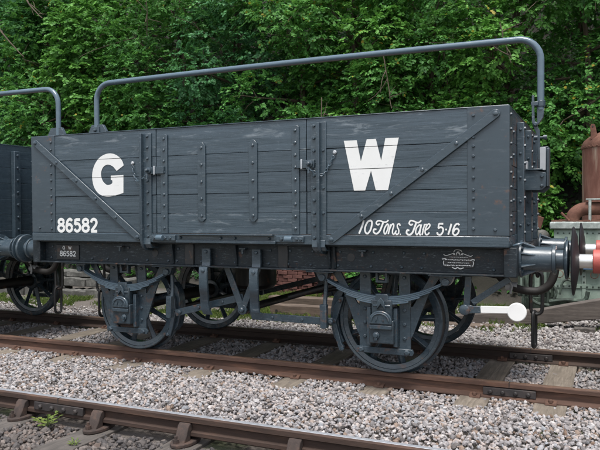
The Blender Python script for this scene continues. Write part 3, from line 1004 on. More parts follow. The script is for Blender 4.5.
def stroke_bm(strokes, mapf, width, y, smooth_n=6):
    """painted ribbon strokes; each stroke sits a hair in front of the last one"""
    bm = bmesh.new()
    for si, st in enumerate(strokes):
        w = width
        if isinstance(st, tuple):
            st, w = st
        p2 = [Vector(mapf(*q)) for q in st]
        path = smooth_path([(p.x, 0, p.y) for p in p2], smooth_n) if len(p2) > 2 else [Vector((p.x, 0, p.y)) for p in p2]
        yy = y - 0.00025 * si
        prev = None
        n = len(path)
        for i, p in enumerate(path):
            a = path[max(0, i - 1)]; b = path[min(n - 1, i + 1)]
            t = (b - a); t.y = 0
            if t.length < 1e-9:
                continue
            t.normalize()
            nn = Vector((-t.z, 0, t.x))
            ww = w * (0.5 if not callable(w) else 0.5 * w(i / (n - 1)))
            yk = yy - 0.0004 * i / n
            l = bm.verts.new((p.x + nn.x * ww, yk, p.z + nn.z * ww)); r_ = bm.verts.new((p.x - nn.x * ww, yk, p.z - nn.z * ww))
            if prev:
                bm.faces.new((prev[0], prev[1], r_, l))
            prev = (l, r_)
    return bm

def digit_map(cx, cz, w, h):
    return lambda u, v: (cx + (u - 0.5) * w, cz + (v - 0.5) * h)
def ring(cx, cy, rx, ry, n=14, a0=0.0, a1=360.0):
    return [(cx + rx * math.cos(R(a0 + (a1 - a0) * k / n)), cy + ry * math.sin(R(a0 + (a1 - a0) * k / n))) for k in range(n + 1)]
DIG = {
    '8': [ring(0.5, 0.745, 0.34, 0.185), ring(0.5, 0.29, 0.41, 0.225)],
    '6': [ring(0.5, 0.31, 0.37, 0.245), [(0.86, 0.80), (0.74, 0.91), (0.52, 0.93), (0.28, 0.80), (0.15, 0.55), (0.13, 0.31)]],
    '5': [[(0.88, 0.90), (0.24, 0.90)], [(0.25, 0.93), (0.19, 0.53)], [(0.17, 0.545), (0.42, 0.615), (0.70, 0.57), (0.86, 0.38), (0.78, 0.18), (0.50, 0.07), (0.26, 0.11), (0.12, 0.24)]],
    '2': [[(0.13, 0.70), (0.22, 0.86), (0.48, 0.93), (0.74, 0.86), (0.84, 0.69), (0.72, 0.50), (0.42, 0.28), (0.17, 0.10)], [(0.10, 0.075), (0.92, 0.075)]],
}
def number(s, x0, x1, z0, z1, width, y, name, mat, label=None):
    n = len(s)
    pitch = (x1 - x0) / n
    bm = bmesh.new()
    for i, ch in enumerate(s):
        b2 = stroke_bm(DIG[ch], digit_map(x0 + pitch * (i + 0.5), (z0 + z1) / 2, pitch * 0.90, z1 - z0), width, y, 5)
        me = bpy.data.meshes.new('tmp'); b2.to_mesh(me); b2.free()
        bm.from_mesh(me); bpy.data.meshes.remove(me)
    return bm_obj(name, bm, mat, W, label)
number('86582', -2.094, -1.556, 1.232, 1.374, 0.0295, LY, 'painted_number', 'letter', 'white painted number 86582')

# script "10 Tons. Tare 5.16"
def mapA(u, v):
    return (1.182 + u / 600 * 0.432, 1.403 - v / 300 * 0.208)
def mapB(u, v):
    return (1.597 + u / 600 * 0.486, 1.402 - v / 300 * 0.241)
thk = 0.0145
bmA = stroke_bm([
    ([(108, 75), (90, 140), (50, 236)], 0.016),
    ([(200, 80), (160, 90), (128, 150), (124, 205), (150, 236), (185, 200), (205, 140), (208, 95), (190, 76), (165, 86)], thk),
    ([(300, 112), (282, 130), (260, 110), (275, 84), (310, 82), (350, 96), (385, 92), (406, 72)], 0.0125),
    ([(346, 96), (325, 150), (300, 205), (262, 236), (228, 215), (236, 182), (262, 186)], thk),
    ([(385, 125), (360, 170), (352, 215), (368, 238), (392, 195), (405, 145), (398, 120), (382, 128)], 0.012),
    ([(432, 122), (418, 180), (404, 240)], 0.0125),
    ([(412, 200), (440, 135), (462, 118), (470, 140), (456, 190), (456, 232), (475, 236), (500, 195)], 0.0115),
    ([(545, 140), (535, 118), (515, 125), (512, 155), (528, 190), (524, 230), (502, 242), (490, 222)], 0.0115),
    ([(540, 240), (551, 240)], 0.011),
], mapA, thk, LY)
bm_obj('painted_script', bmA, 'letter', W, 'white script reading 10 Tons.')
bmB = stroke_bm([
    ([(100, 100), (84, 112), (64, 95), (78, 68), (110, 72), (150, 88), (172, 80), (188, 64)], 0.0125),
    ([(138, 84), (118, 140), (96, 190), (66, 210), (38, 195), (44, 164), (66, 168)], 0.0145),
    ([(168, 110), (140, 140), (130, 185), (144, 208), (168, 175), (182, 120), (166, 108)], 0.0115),
    ([(190, 105), (178, 160), (172, 205), (185, 208)], 0.0115),
    ([(222, 100), (208, 160), (196, 210)], 0.0115),
    ([(202, 165), (220, 118), (238, 104), (246, 116)], 0.0105),
    ([(228, 165), (262, 140), (276, 112), (262, 100), (240, 125), (226, 175), (236, 206), (256, 202), (270, 185)], 0.0115),
    ([(408, 98), (365, 98)], 0.015),
    ([(366, 96), (358, 142)], 0.012),
    ([(356, 145), (385, 132), (406, 150), (400, 185), (378, 208), (352, 200), (350, 182)], 0.014),
    ([(428, 155), (444, 155)], 0.013),
    ([(488, 98), (474, 150), (456, 206)], 0.0145),
    ([(565, 112), (552, 98), (528, 108), (508, 150), (502, 190), (522, 210), (548, 195), (560, 165), (545, 146), (520, 156), (506, 182)], 0.0135),
], mapB, thk, LY)
bm_obj('painted_script', bmB, 'letter', W, 'white script reading Tare 5-16')

# number plate and maker's plate on the solebar
SY = -1.034
npl = obj('number_plate', MB().box(-2.222, -1.918, SY - 0.010, SY - 0.001, 0.938, 1.092), 'blackiron', W, 0.003)
number('86582', -2.178, -1.955, 0.972, 1.030, 0.0095, SY - 0.0115, 'plate_number', 'letter', 'small white plate number 86582')
bmP = stroke_bm([([(0.9, 0.85), (0.5, 1.0), (0.1, 0.5), (0.5, 0.0), (0.9, 0.15), (0.9, 0.5), (0.6, 0.5)], 0.006)], lambda u, v: (-2.140 + u * 0.035, 1.046 + v * 0.032), 0.006, SY - 0.0115)
bm_obj('plate_letter', bmP, 'letter', W, 'small white letter G')
bmP = stroke_bm([([(0, 1), (0.28, 0)], 0.007), ([(0.28, 0), (0.5, 0.9)], 0.007), ([(0.5, 0.9), (0.72, 0)], 0.007), ([(0.72, 0), (1, 1)], 0.007)], lambda u, v: (-2.058 + u * 0.040, 1.046 + v * 0.032), 0.006, SY - 0.0115)
bm_obj('plate_letter', bmP, 'letter', W, 'small white letter W')
def mapM(u, v):
    return (1.845 + u / 600 * 0.383, 1.126 - v / 300 * 0.194)
mk = obj('maker_plate', MB().prism([mapM(*q) for q in [(75, 130), (110, 105), (235, 90), (270, 25), (300, 25), (330, 90), (450, 105), (490, 140), (470, 245), (350, 262), (280, 278), (200, 262), (100, 245)]], 'y', SY - 0.006, SY - 0.001), 'blackiron', W, 0.002)
st = [([(90, 85), (120, 100), (170, 85), (220, 70), (235, 82), (215, 85)], 0.0045), ([(455, 90), (430, 103), (380, 88), (330, 70), (315, 82), (335, 86)], 0.0045),
      ([(220, 55), (235, 30), (270, 24), (310, 32), (325, 55)], 0.004), ([(250, 95), (262, 55), (285, 55), (300, 95)], 0.004), ([(250, 75), (270, 62), (295, 78)], 0.0035),
      ([(70, 145), (110, 138), (130, 152)], 0.007), ([(485, 150), (455, 142), (430, 156)], 0.007), ([(95, 165), (88, 190), (100, 225)], 0.006), ([(460, 165), (468, 190), (455, 228)], 0.006),
      ([(200, 245), (240, 262), (268, 245), (300, 262), (345, 246)], 0.007)]
for row, (y0, a0, a1, wd) in enumerate(((118, 165, 400, 0.0035), (150, 110, 450, 0.0075), (186, 145, 415, 0.006), (218, 115, 445, 0.0085))):
    x = a0
    while x < a1:
        ln = random.uniform(8, 22)
        st.append(([(x, y0 + random.uniform(-3, 3)), (min(a1, x + ln), y0 + random.uniform(-3, 3))], wd * random.uniform(0.7, 1.1)))
        x += ln + random.uniform(4, 9)
bm_obj('maker_lettering', stroke_bm(st, mapM, 0.005, SY - 0.0075, 4), 'letter', mk, 'ornate worn white lettering on the maker plate')
# solebar rivets, brackets and holes
bb = MB()
for x in (-2.40, -2.30, -1.75, -1.55, -1.30, -1.05, -0.80, -0.70, -0.42, -0.05, 0.30, 0.50, 0.72, 0.98, 1.28, 1.55, 1.72, 2.30):
    bb.bolt(x, SY, 0.955, 0.014, 0.012)
    if random.random() < 0.45:
        bb.bolt(x + 0.02, SY, 1.075, 0.014, 0.012)
rv = obj('solebar_rivets', bb, 'under', W, 0, kind='stuff'); side_parts.append(rv)
for x in (-0.955, 1.10):
    side_parts.append(obj('solebar_hole', MB().lathe([(0.036, 0), (0.036, -0.003)], 'y', (x, SY, 1.028), 18), 'blackiron', W, 0))
for x in (-1.36, 0.05, 1.215):
    mb = MB().box(x - 0.032, x + 0.032, SY - 0.050, SY - 0.001, 1.082, 1.096); mb.box(x - 0.010, x + 0.010, SY - 0.045, SY - 0.030, 1.040, 1.082)
    side_parts.append(obj('label_clip', mb, 'under', W, 0.002))
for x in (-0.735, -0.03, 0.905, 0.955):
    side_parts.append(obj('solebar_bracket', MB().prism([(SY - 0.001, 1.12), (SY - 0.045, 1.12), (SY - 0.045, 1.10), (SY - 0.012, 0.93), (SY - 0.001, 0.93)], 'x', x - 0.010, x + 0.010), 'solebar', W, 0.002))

# --- buffers
def buffer(parent, mats=('iron', 'iron', 'iron')):
    b = obj('buffer', MB().lathe([(0.150, 0.0), (0.150, 0.016), (0.112, 0.020), (0.104, 0.06), (0.099, 0.240), (0.118, 0.243), (0.118, 0.268), (0.090, 0.270)], 'x', (L + 0.055, -0.865, 1.035), 28), mats[0], parent, 0.002)
    obj('buffer_head', MB().lathe([(0.078, 0.255), (0.078, 0.322), (0.150, 0.336), (0.158, 0.346), (0.157, 0.356), (0.12, 0.364), (0.03, 0.368)], 'x', (L + 0.055, -0.865, 1.035), 28), mats[1], b, 0.001)
    ribs = MB()
    for k in range(8):
        a = R(22.5 + 45 * k)
        c, s_ = math.cos(a), math.sin(a)
        pts = [(0.016, 0.100), (0.016, 0.146), (0.035, 0.140), (0.125, 0.101)]
        tw = 0.006
        vs = []
        for side in (-1, 1):
            for (h, r_) in pts:
                vs.append((L + 0.055 + h, -0.865 + r_ * c - side * tw * s_, 1.035 + r_ * s_ + side * tw * c))
        ribs.add(vs, [(0, 1, 2, 3), (7, 6, 5, 4), (0, 4, 5, 1), (1, 5, 6, 2), (2, 6, 7, 3), (3, 7, 4, 0)])
    obj('ribs', ribs, mats[0], b, 0.002, kind='stuff')
    bo = MB()
    for k in range(4):
        a = R(45 + 90 * k)
        bo.bolt(L + 0.071, -0.865 + 0.128 * math.cos(a), 1.035 + 0.128 * math.sin(a), 0.018, 0.016, 'x', 1)
    obj('bolts', bo, mats[0], b, 0, kind='stuff')
    return b
b0 = buffer(W)
b1 = mirror(b0, 1, W)
b2 = mirror(b0, 0, W)
b3 = mirror(b2, 1, W)

# --- drawgear, coupling and vacuum hose at both ends
def drawgear():
    out = []
    h = MB().lathe([(0.10, 0), (0.10, 0.02), (0.045, 0.025), (0.035, 0.09)], 'x', (L + 0.055, 0, 1.03), 14)
    h.tube(smooth_path([(L + 0.13, 0, 1.03), (L + 0.185, 0, 1.02), (L + 0.19, 0, 0.975), (L + 0.14, 0, 0.955)], 5), 0.022, 8)
    dh = obj('drawhook', h, 'blackiron', W, 0.002); out.append(dh)
    def link(zc, hh, ww, yrot, xc):
        pts = []
        for k in range(20):
            a = 2 * math.pi * k / 20
            u, v_ = ww * math.cos(a), 0
            z = zc + (hh - ww) * (1 if math.sin(a) > 0 else -1) * min(1, abs(math.sin(a)) * 3) + ww * math.sin(a)
            pts.append((xc + u * math.cos(yrot), u * math.sin(yrot), z))
        pts += pts[:2]
        return MB().tube(pts, 0.0165, 8, cap=False)
    x0 = L + 0.10
    obj('coupling_link', link(0.93, 0.11, 0.045, R(85), x0 + 0.01), 'blackiron', dh, 0)
    obj('coupling_link', link(0.665, 0.195, 0.052, R(8), x0), 'blackiron', dh, 0)
    obj('coupling_link', link(0.33, 0.165, 0.048, R(80), x0 - 0.02), 'blackiron', dh, 0)
    pth = smooth_path([(L - 0.20, -0.22, 0.83), (L - 0.135, -0.22, 0.765), (L - 0.06, -0.22, 0.728), (L + 0.04, -0.21, 0.706), (L + 0.14, -0.20, 0.710), (L + 0.225, -0.20, 0.768), (L + 0.268, -0.20, 0.875), (L + 0.262, -0.20, 0.97), (L + 0.20, -0.20, 1.04)], 6)
    hs = obj('vacuum_hose', MB().tube(pth, 0.036, 12), 'rubber', W, 0); out.append(hs)
    fm = MB().lathe([(0.030, -0.05), (0.042, -0.05), (0.042, 0.0), (0.034, 0.01), (0.034, 0.05)], 'x', (L - 0.095, -0.22, 0.745), 12)
    fm.tube([(L - 0.11, -0.262, 0.80), (L - 0.085, -0.265, 0.745), (L - 0.10, -0.262, 0.68)], 0.011, 7)
    fm.tube([(L - 0.13, -0.255, 0.845), (L - 0.12, -0.255, 0.81)], 0.020, 8)
    obj('hose_coupling', fm, 'brightmetal', hs, 0)
    pp = MB().tube(smooth_path([(L - 0.20, -0.22, 0.83), (L - 0.35, -0.22, 0.85), (L - 0.7, -0.22, 0.86)], 5), 0.028, 10)
    obj('vacuum_pipe', pp, 'blackiron', hs, 0)
    return out
for d in drawgear():
    c = d.copy(); COL.objects.link(c); c.rotation_euler = (0, 0, math.pi)
    for ch in list(d.children):
        e = ch.copy(); COL.objects.link(e); e.parent = c
# handrail loop at the corner above the buffer
obj('lamp_iron', MB().tube(smooth_path([(L + 0.02, -1.06, 1.15), (L + 0.07, -1.06, 1.165), (L + 0.085, -0.98, 1.17), (L + 0.07, -0.9, 1.165), (L + 0.02, -0.9, 1.15)], 5), 0.009, 7), 'spring', W, 0)

# --- running gear
WX, WR = 1.3715, 0.47
RUN = []
def wheel_parts():
    yo = -0.805
    t = MB().lathe([(0.441, 0.004), (0.462, 0.0), (0.470, 0.006), (0.474, 0.085), (0.478, 0.098), (0.500, 0.108), (0.500, 0.122), (0.488, 0.132), (0.441, 0.130)], 'y', (WX, yo, WR), 56, close=True)
    wh = obj('wheel', t, 'blackiron', W, 0)
    wh.data.materials.clear(); wh.data.materials.append(MAT['under'])
    wh['label'] = 'spoked iron wheel tyre'
    obj('tread', MB().lathe([(0.4712, 0.012), (0.4752, 0.084), (0.4740, 0.084), (0.4700, 0.012)], 'y', (WX, yo, WR), 56, close=True), 'raildark', wh, 0)
    rim = MB().lathe([(0.397, 0.022), (0.440, 0.012), (0.440, 0.120), (0.397, 0.110)], 'y', (WX, yo, WR), 56, close=True)
    obj('rim', rim, 'under', wh, 0.002)
    hub = MB().lathe([(0.055, -0.012), (0.105, -0.008), (0.115, 0.02), (0.115, 0.15), (0.06, 0.16)], 'y', (WX, yo, WR), 24)
    obj('hub', hub, 'under', wh, 0.003)
    for k in range(9):
        a = R(-36 + 40 * k)
        c, s_ = math.cos(a), math.sin(a)
        sp = MB()
        vs = []
        for (r_, w_, d0, d1) in ((0.10, 0.040, 0.030, 0.125), (0.24, 0.026, 0.042, 0.112), (0.401, 0.036, 0.038, 0.112)):
            for (tw, dd) in ((-w_, (d0 + d1) / 2), (0, d0), (w_, (d0 + d1) / 2), (0, d1)):
                vs.append((WX + r_ * c - tw * s_, yo + dd, WR + r_ * s_ + tw * c))
        fs = []
        for i in range(2):
            for q in range(4):
                q2 = (q + 1) % 4
                fs.append((i * 4 + q, i * 4 + q2, i * 4 + 4 + q2, i * 4 + 4 + q))
        fs += [(3, 2, 1, 0), (8, 9, 10, 11)]
        sp.add(vs, fs)
        obj('spoke', sp, 'under', wh, 0.006)
    return wh
RUN.append(wheel_parts())

# W-iron (axleguard)
YW0, YW1 = -0.945, -0.922
def hexpts(c, r_):
    return c
wi = MB()
wi.prism([(1.146, 0.908), (1.246, 0.908), (1.246, 0.235), (1.238, 0.205), (1.150, 0.205), (1.142, 0.235)], 'y', YW0, YW1)
wi.prism([(1.500, 0.908), (1.596, 0.908), (1.600, 0.235), (1.592, 0.205), (1.506, 0.205), (1.500, 0.235)], 'y', YW0, YW1)
wi.prism([(0.872, 0.906), (0.965, 0.906), (1.020, 0.800), (1.085, 0.690), (1.125, 0.620), (1.1445, 0.610), (1.1445, 0.335), (1.120, 0.380), (1.040, 0.600), (0.975, 0.760)], 'y', YW0 + 0.001, YW1 - 0.001)
wi.prism([(1.872, 0.906), (1.780, 0.906), (1.724, 0.800), (1.660, 0.690), (1.620, 0.620), (1.6005, 0.610), (1.6005, 0.335), (1.624, 0.380), (1.704, 0.600), (1.770, 0.760)], 'y', YW0 + 0.001, YW1 - 0.001)
w_iron = obj('axle_guard', wi, 'under', W, 0.003)
RUN.append(w_iron)
kb = MB().prism([(1.120, 0.198), (1.620, 0.198), (1.632, 0.222), (1.620, 0.252), (1.120, 0.252), (1.108, 0.225)], 'y', YW0 - 0.022, YW0 - 0.001)
obj('keep_bar', kb, 'under', w_iron, 0.003)
bb = MB()
for x, z in ((1.195, 0.34), (1.195, 0.46), (1.195, 0.58), (1.195, 0.70), (1.548, 0.34), (1.548, 0.46), (1.548, 0.58), (1.548, 0.70), (1.195, 0.86), (1.548, 0.86)):
    bb.bolt(x, YW0, z, 0.017, 0.014)
for x in (1.165, 1.575):
    bb.bolt(x, YW0 - 0.022, 0.225, 0.026, 0.022)
obj('bolts', bb, 'under', w_iron, 0, kind='stuff')

# axlebox with arched cover
ax = MB()
ax.box(1.262, 1.480, -1.050, -0.86, 0.300, 0.500)
ax.box(1.280, 1.462, -1.035, -0.87, 0.500, 0.672)
axb = obj('axlebox', ax, 'greasy', W, 0.010, seg=3)
RUN.append(axb)
cv = MB()
arc = [(1.371 + 0.100 * math.cos(R(a)), 0.500 + 0.085 * math.sin(R(a))) for a in range(0, 181, 15)]
cv.prism([(1.474, 0.470), *arc, (1.268, 0.470)], 'y', -1.078, -1.0505)
obj('cover', cv, 'under', axb, 0.008)
ar = MB()
arc2 = [(1.371 + 0.075 * math.cos(R(a)), 0.500 + 0.062 * math.sin(R(a))) for a in range(0, 181, 15)]
ar.tube([(x, -1.080, z) for x, z in arc2], 0.007, 6)
ar.bar((1.335, 0.500), (1.345, 0.535), 0.012, -1.086, -1.0785); ar.bar((1.400, 0.500), (1.392, 0.535), 0.012, -1.086, -1.0785)
obj('cover_moulding', ar, 'under', axb, 0)
obj('front_lip', MB().box(1.272, 1.470, -1.072, -1.0505, 0.425, 0.462), 'under', axb, 0.006)
ob = MB().prism([(1.345, 0.665), (1.371, 0.695), (1.398, 0.665), (1.410, 0.590), (1.371, 0.640), (1.332, 0.590)], 'y', -1.060, -1.036)
obj('rib', ob, 'under', axb, 0.004)
plug = MB().lathe([(0.030, 0), (0.030, -0.012), (0.018, -0.014), (0.018, -0.028)], 'y', (1.330, -1.051, 0.372), 10)
plug.box(1.318, 1.342, -1.075, -1.052, 0.330, 0.352)
obj('oil_plug', plug, 'under', axb, 0.002)
for x in (1.246, 1.482):
    obj('horn_guide', MB().box(x - 0.018, x + 0.016, -1.000, -0.90, 0.27, 0.60), 'under', axb, 0.004)

# leaf spring
HS = 0.545
def leaf_pts(half, off, n=14):
    top, bot = [], []
    for i in range(n + 1):
        u = -half + 2 * half * i / n
        z = 0.700 + 0.155 * (u / HS) ** 2 - off
        top.append((WX + u, z)); bot.append((WX + u, z - 0.0125))
    return top + bot[::-1]
for k, half in enumerate((0.555, 0.50, 0.415, 0.325, 0.23)):
    lf = obj('spring_leaf', MB().prism(leaf_pts(half, 0.0142 * k), 'y', -1.022, -0.945), 'spring', W, 0.002)
    RUN.append(lf)
bk = MB().box(WX - 0.056, WX + 0.056, -1.034, -0.935, 0.624, 0.722)
bk.prism([(WX - 0.08, 0.632), (WX - 0.08, 0.612), (WX + 0.08, 0.612), (WX + 0.08, 0.632)], 'y', -1.040, -0.93)
RUN.append(obj('spring_buckle', bk, 'under', W, 0.008))
for s in (-1, 1):
    xe = WX + s * HS
    sh = MB()
    sh.prism([(xe - s * 0.060, 0.907), (xe + s * 0.125, 0.907), (xe + s * 0.125, 0.892), (xe + s * 0.06, 0.886), (xe + s * 0.045, 0.840), (xe + s * 0.02, 0.812), (xe - s * 0.03, 0.812), (xe - s * 0.05, 0.850), (xe - s * 0.055, 0.886)], 'y', -1.030, -0.935)
    sh.tube([(xe, -1.052, 0.845), (xe, -0.93, 0.845)], 0.032, 12)
    sh.box(xe - 0.13, xe + 0.13, -1.10, -0.95, 0.894, 0.9065)
    RUN.append(obj('spring_shoe', sh, 'under', W, 0.005))
# spring stop under the solebar
RUN.append(obj('spring_stop', MB().prism([(1.310, 0.906), (1.330, 0.906), (1.330, 0.835), (1.395, 0.835), (1.395, 0.906), (1.415, 0.906), (1.415, 0.815), (1.310, 0.815)], 'y', -1.010, -0.960), 'under', W, 0.003))

# brake shoe, its hanger and hanger bracket (inner side of the wheel)
def shoe():
    pts_o, pts_i = [], []
    for k in range(9):
        a = R(152 + 56 * k / 8)
        pts_i.append((WX + 0.482 * math.cos(a), WR + 0.482 * math.sin(a)))
        rr = 0.555 if 0 < k < 8 else 0.535
        pts_o.append((WX + rr * math.cos(a), WR + rr * math.sin(a)))
    mb = MB().prism(pts_i + pts_o[::-1], 'y', -0.815, -0.715)
    mb.prism([(0.925, 0.665), (0.962, 0.655), (0.885, 0.430), (0.935, 0.240), (0.960, 0.205), (0.945, 0.165), (0.915, 0.170), (0.885, 0.260), (0.845, 0.430), (0.860, 0.560)], 'y', -0.855, -0.816)
    b = obj('brake_shoe', mb, 'under', W, 0.005)
    bo = MB()
    for x, z in ((0.945, 0.190), (0.872, 0.440), (0.925, 0.62)):
        bo.bolt(x, -0.855, z, 0.020, 0.018)
    obj('bolts', bo, 'under', b, 0, kind='stuff')
    return b
RUN.append(shoe())
hg = MB()
hg.tube(smooth_path([(0.835, -0.93, 0.890), (0.828, -0.935, 0.78), (0.820, -0.94, 0.66), (0.818, -0.955, 0.58)], 4), [0.020] * 13, 8)
hg.prism([(0.790, 0.600), (0.852, 0.600), (0.856, 0.395), (0.826, 0.380), (0.796, 0.392)], 'y', -1.012, -0.955)
RUN.append(obj('shoe_hanger', hg, 'under', W, 0.004))

# copies: far side, left pair
new = []
for o in RUN:
    new.append(mirror(o, 0, W))
for o in RUN + new:
    mirror(o, 1, W)
for x in (-WX, WX):
    obj('axle', MB().lathe([(0.055, -0.86), (0.055, -0.80), (0.075, -0.68), (0.066, -0.3), (0.066, 0.3), (0.075, 0.68), (0.055, 0.80), (0.055, 0.86)], 'y', (x, 0, WR), 16), 'blackiron', W, 0)

# brake rigging on this side
YR = -0.985
vh = MB()
vh.bar((-0.172, 0.918), (-0.002, 0.510), 0.062, YR - 0.012, YR + 0.008, 0.0)
vh.bar((0.172, 0.918), (-0.002, 0.510), 0.062, YR - 0.0115, YR + 0.0075, 0.0)
vh.lathe([(0.048, -0.014), (0.048, 0.012)], 'y', (-0.002, YR, 0.510), 16)
v_h = obj('v_hanger', vh, 'under', W, 0.003)
obj('bolt', MB().lathe([(0.026, 0), (0.026, -0.018), (0.014, -0.028)], 'y', (-0.002, YR - 0.014, 0.510), 8), 'under', v_h, 0)
mirror(v_h, 1, W)
prl = MB().bar((-0.775, 0.432), (-0.01, 0.625), 0.066, YR + 0.018, YR + 0.038)
prl.bolt(-0.50, YR + 0.018, 0.502, 0.016, 0.012); prl.bolt(-0.23, YR + 0.018, 0.570, 0.016, 0.012); prl.bolt(-0.72, YR + 0.018, 0.445, 0.022, 0.018)
push_l = obj('push_rod', prl, 'under', W, 0.003)
prr = MB().bar((0.085, 0.452), (0.895, 0.446), 0.066, YR + 0.018, YR + 0.038)
prr.bolt(0.30, YR + 0.018, 0.450, 0.016, 0.012); prr.bolt(0.60, YR + 0.018, 0.448, 0.016, 0.012); prr.bolt(0.88, YR + 0.018, 0.446, 0.024, 0.02)
push_r = obj('push_rod', prr, 'under', W, 0.003)
cr = MB().bar((0.015, 0.640), (0.115, 0.420), 0.075, YR + 0.040, YR + 0.065)
cr.lathe([(0.055, 0), (0.055, 0.03)], 'y', (-0.002, YR + 0.042, 0.515), 16)
crank = obj('brake_crank', cr, 'under', W, 0.003)
for o in (push_l, push_r, crank):
    mirror(o, 1, W)
# safety loops: flat bars with an S bend hung from the solebar
for (xc, zb_, xs) in ((-0.336, 0.452, -0.035), (0.200, 0.498, -0.035)):
    path = [(xc, -1.078, 1.085), (xc, -1.078, 0.93), (xc - 0.002, -1.128, 0.900), (xc - 0.002, -1.128, 0.72), (xc + xs * 0.6, -1.085, 0.640), (xc + xs, -1.060, 0.580), (xc + xs * 0.8, -1.050, 0.500), (xc + xs * 0.5, -1.030, zb_)]
    path = smooth_path(path, 5)
    mb = MB()
    vs, fs = [], []
    hw, th = 0.043, 0.013
    for p in path:
        vs += [(p.x - hw, p.y - th, p.z), (p.x + hw, p.y - th, p.z), (p.x + hw, p.y + th, p.z), (p.x - hw, p.y + th, p.z)]
    for i in range(len(path) - 1):
        for q in range(4):
            q2 = (q + 1) % 4
            fs.append((i * 4 + q, i * 4 + q2, i * 4 + 4 + q2, i * 4 + 4 + q))
    e = (len(path) - 1) * 4
    fs += [(0, 1, 2, 3), (e, e + 3, e + 2, e + 1)]
    mb.add(vs, fs)
    mb.bolt(xc, -1.143, 0.880, 0.020, 0.014); mb.bolt(xc, -1.092, 1.055, 0.018, 0.014)
    obj('safety_loop', mb, 'iron', W, 0.004)
# cross shaft, inner rods and the vacuum cylinder under the floor
obj('cross_shaft', MB().tube([(0, -0.98, 0.512), (0, 0.98, 0.512)], 0.038, 14), 'blackiron', W, 0)
obj('brake_pull_rod', MB().tube([(0.18, -0.35, 0.56), (1.0, -0.30, 0.80)], 0.030, 10), 'blackiron', W, 0)
obj('brake_pull_rod', MB().tube([(0.02, 0.20, 0.52), (0.80, 0.20, 0.66)], 0.026, 10), 'blackiron', W, 0)
obj('train_pipe', MB().tube([(-2.0, -0.22, 0.86), (2.0, -0.22, 0.86)], 0.028, 10), 'blackiron', W, 0)
obj('brake_beam', MB().box(0.88, 0.94, -0.72, 0.72, 0.41, 0.47), 'blackiron', W, 0.006)
obj('brake_beam', MB().box(-0.94, -0.88, -0.72, 0.72, 0.41, 0.47), 'blackiron', W, 0.006)
for x in (-0.55, 0.45):
    obj('cross_member', MB().box(x - 0.05, x + 0.05, -1.05, 1.05, 0.92, 1.13), 'blackiron', W, 0.006)
for s in (-1, 1):
    obj('longitudinal', MB().box(-2.38, 2.38, s * 0.30 - 0.05, s * 0.30 + 0.05, 0.925, 1.132), 'blackiron', W, 0.006)
obj('vacuum_cylinder', MB().lathe([(0.03, 0.52), (0.20, 0.56), (0.235, 0.60), (0.235, 0.86), (0.19, 0.90)], 'z', (-0.55, 0.32, 0), 24), 'blackiron', W, 0.004)

# hand brake lever with a white end, on its bracket
bk = MB()
bk.bar((2.095, 0.895), (2.080, 0.650), 0.052, -1.010, -0.990)
bk.bar((2.415, 0.885), (2.125, 0.680), 0.050, -1.009, -0.991)
bk.box(2.055, 2.125, -1.016, -0.984, 0.592, 0.662)
obj('lever_bracket', bk, 'under', W, 0.004)
lv = MB().lathe([(0.044, 0), (0.044, -0.03), (0.030, -0.036)], 'y', (2.070, -1.018, 0.626), 16)
lv.bar((2.070, 0.626), (2.195, 0.634), 0.060, -1.040, -1.018)
lever = obj('brake_lever', lv, 'under', W, 0.005)
wl = MB().bar((2.1955, 0.634), (2.42, 0.642), 0.058, -1.041, -1.017)
obj('lever_grip', wl, 'white', lever, 0.006)
ps = MB().lathe([(0.067, -0.014), (0.074, -0.009), (0.074, 0.009), (0.067, 0.014)], 'y', (2.475, -1.029, 0.628), 28)
obj('lever_knob', ps, 'white', lever, 0.003, smooth=False)

# far side: mirror the body side
for o in side_parts:
    mirror(o, 1, W)

# --- neighbouring wagon on the left, turned end for end
nb = copy_tree(wag, None, skip=('painted_letter', 'painted_number', 'painted_script', 'plate_number', 'plate_letter', 'maker_plate', 'number_plate'))
nb.location = (-5.725, 0, 0)
nb.rotation_euler = (0, 0, math.pi)
for ch in nb.children:
    if ch.name.startswith('end_plank'):
        ch.material_slots[0].link = 'OBJECT'
        ch.material_slots[0].material = MAT['plank']
nb['label'] = 'second grey open wagon at the left edge, only its end and buffer showing'

# ------------------------------------------------------------------ locomotive at the right (only its buffers reach into view)
lo = empty('locomotive', (3.5, 0, 0), 'locomotive at the right edge with red buffers and large black buffer heads', 'locomotive')
def lpart(name, mb, mat, parent=None, bevel=0.004):
    o = obj(name, mb, mat, None, bevel)
    o.data.transform(Matrix.Translation((-3.5, 0, 0)))
    o.parent = parent or lo
    return o
for s in (-1, 1):
    b = lpart('buffer', MB().lathe([(0.070, 3.018), (0.093, 3.020), (0.093, 3.10), (0.115, 3.34), (0.17, 3.345), (0.17, 3.378)], 'x', (0, s * 0.865, 1.028), 28), 'red')
    lpart('buffer_ram', MB().lathe([(0.056, 2.905), (0.056, 3.03)], 'x', (0, s * 0.865, 1.028), 24), 'steel', b, 0)
    lpart('buffer_head', MB().lathe([(0.05, 2.924), (0.12, 2.915), (0.20, 2.902), (0.262, 2.888), (0.272, 2.879), (0.262, 2.872), (0.15, 2.862), (0.04, 2.858)], 'x', (0, s * 0.865, 1.028), 40), 'bufblack', b, 0)
lpart('buffer_beam', MB().box(3.379, 3.42, -1.22, 1.22, 0.80, 1.26), 'red')
lpart('footplate', MB().box(3.40, 9.2, -1.24, 1.24, 1.262, 1.30), 'locoblack')
for s in (-1, 1):
    lpart('frame', MB().box(3.421, 9.2, s * 0.66 - 0.015, s * 0.66 + 0.015, 0.35, 1.261), 'locoblack')
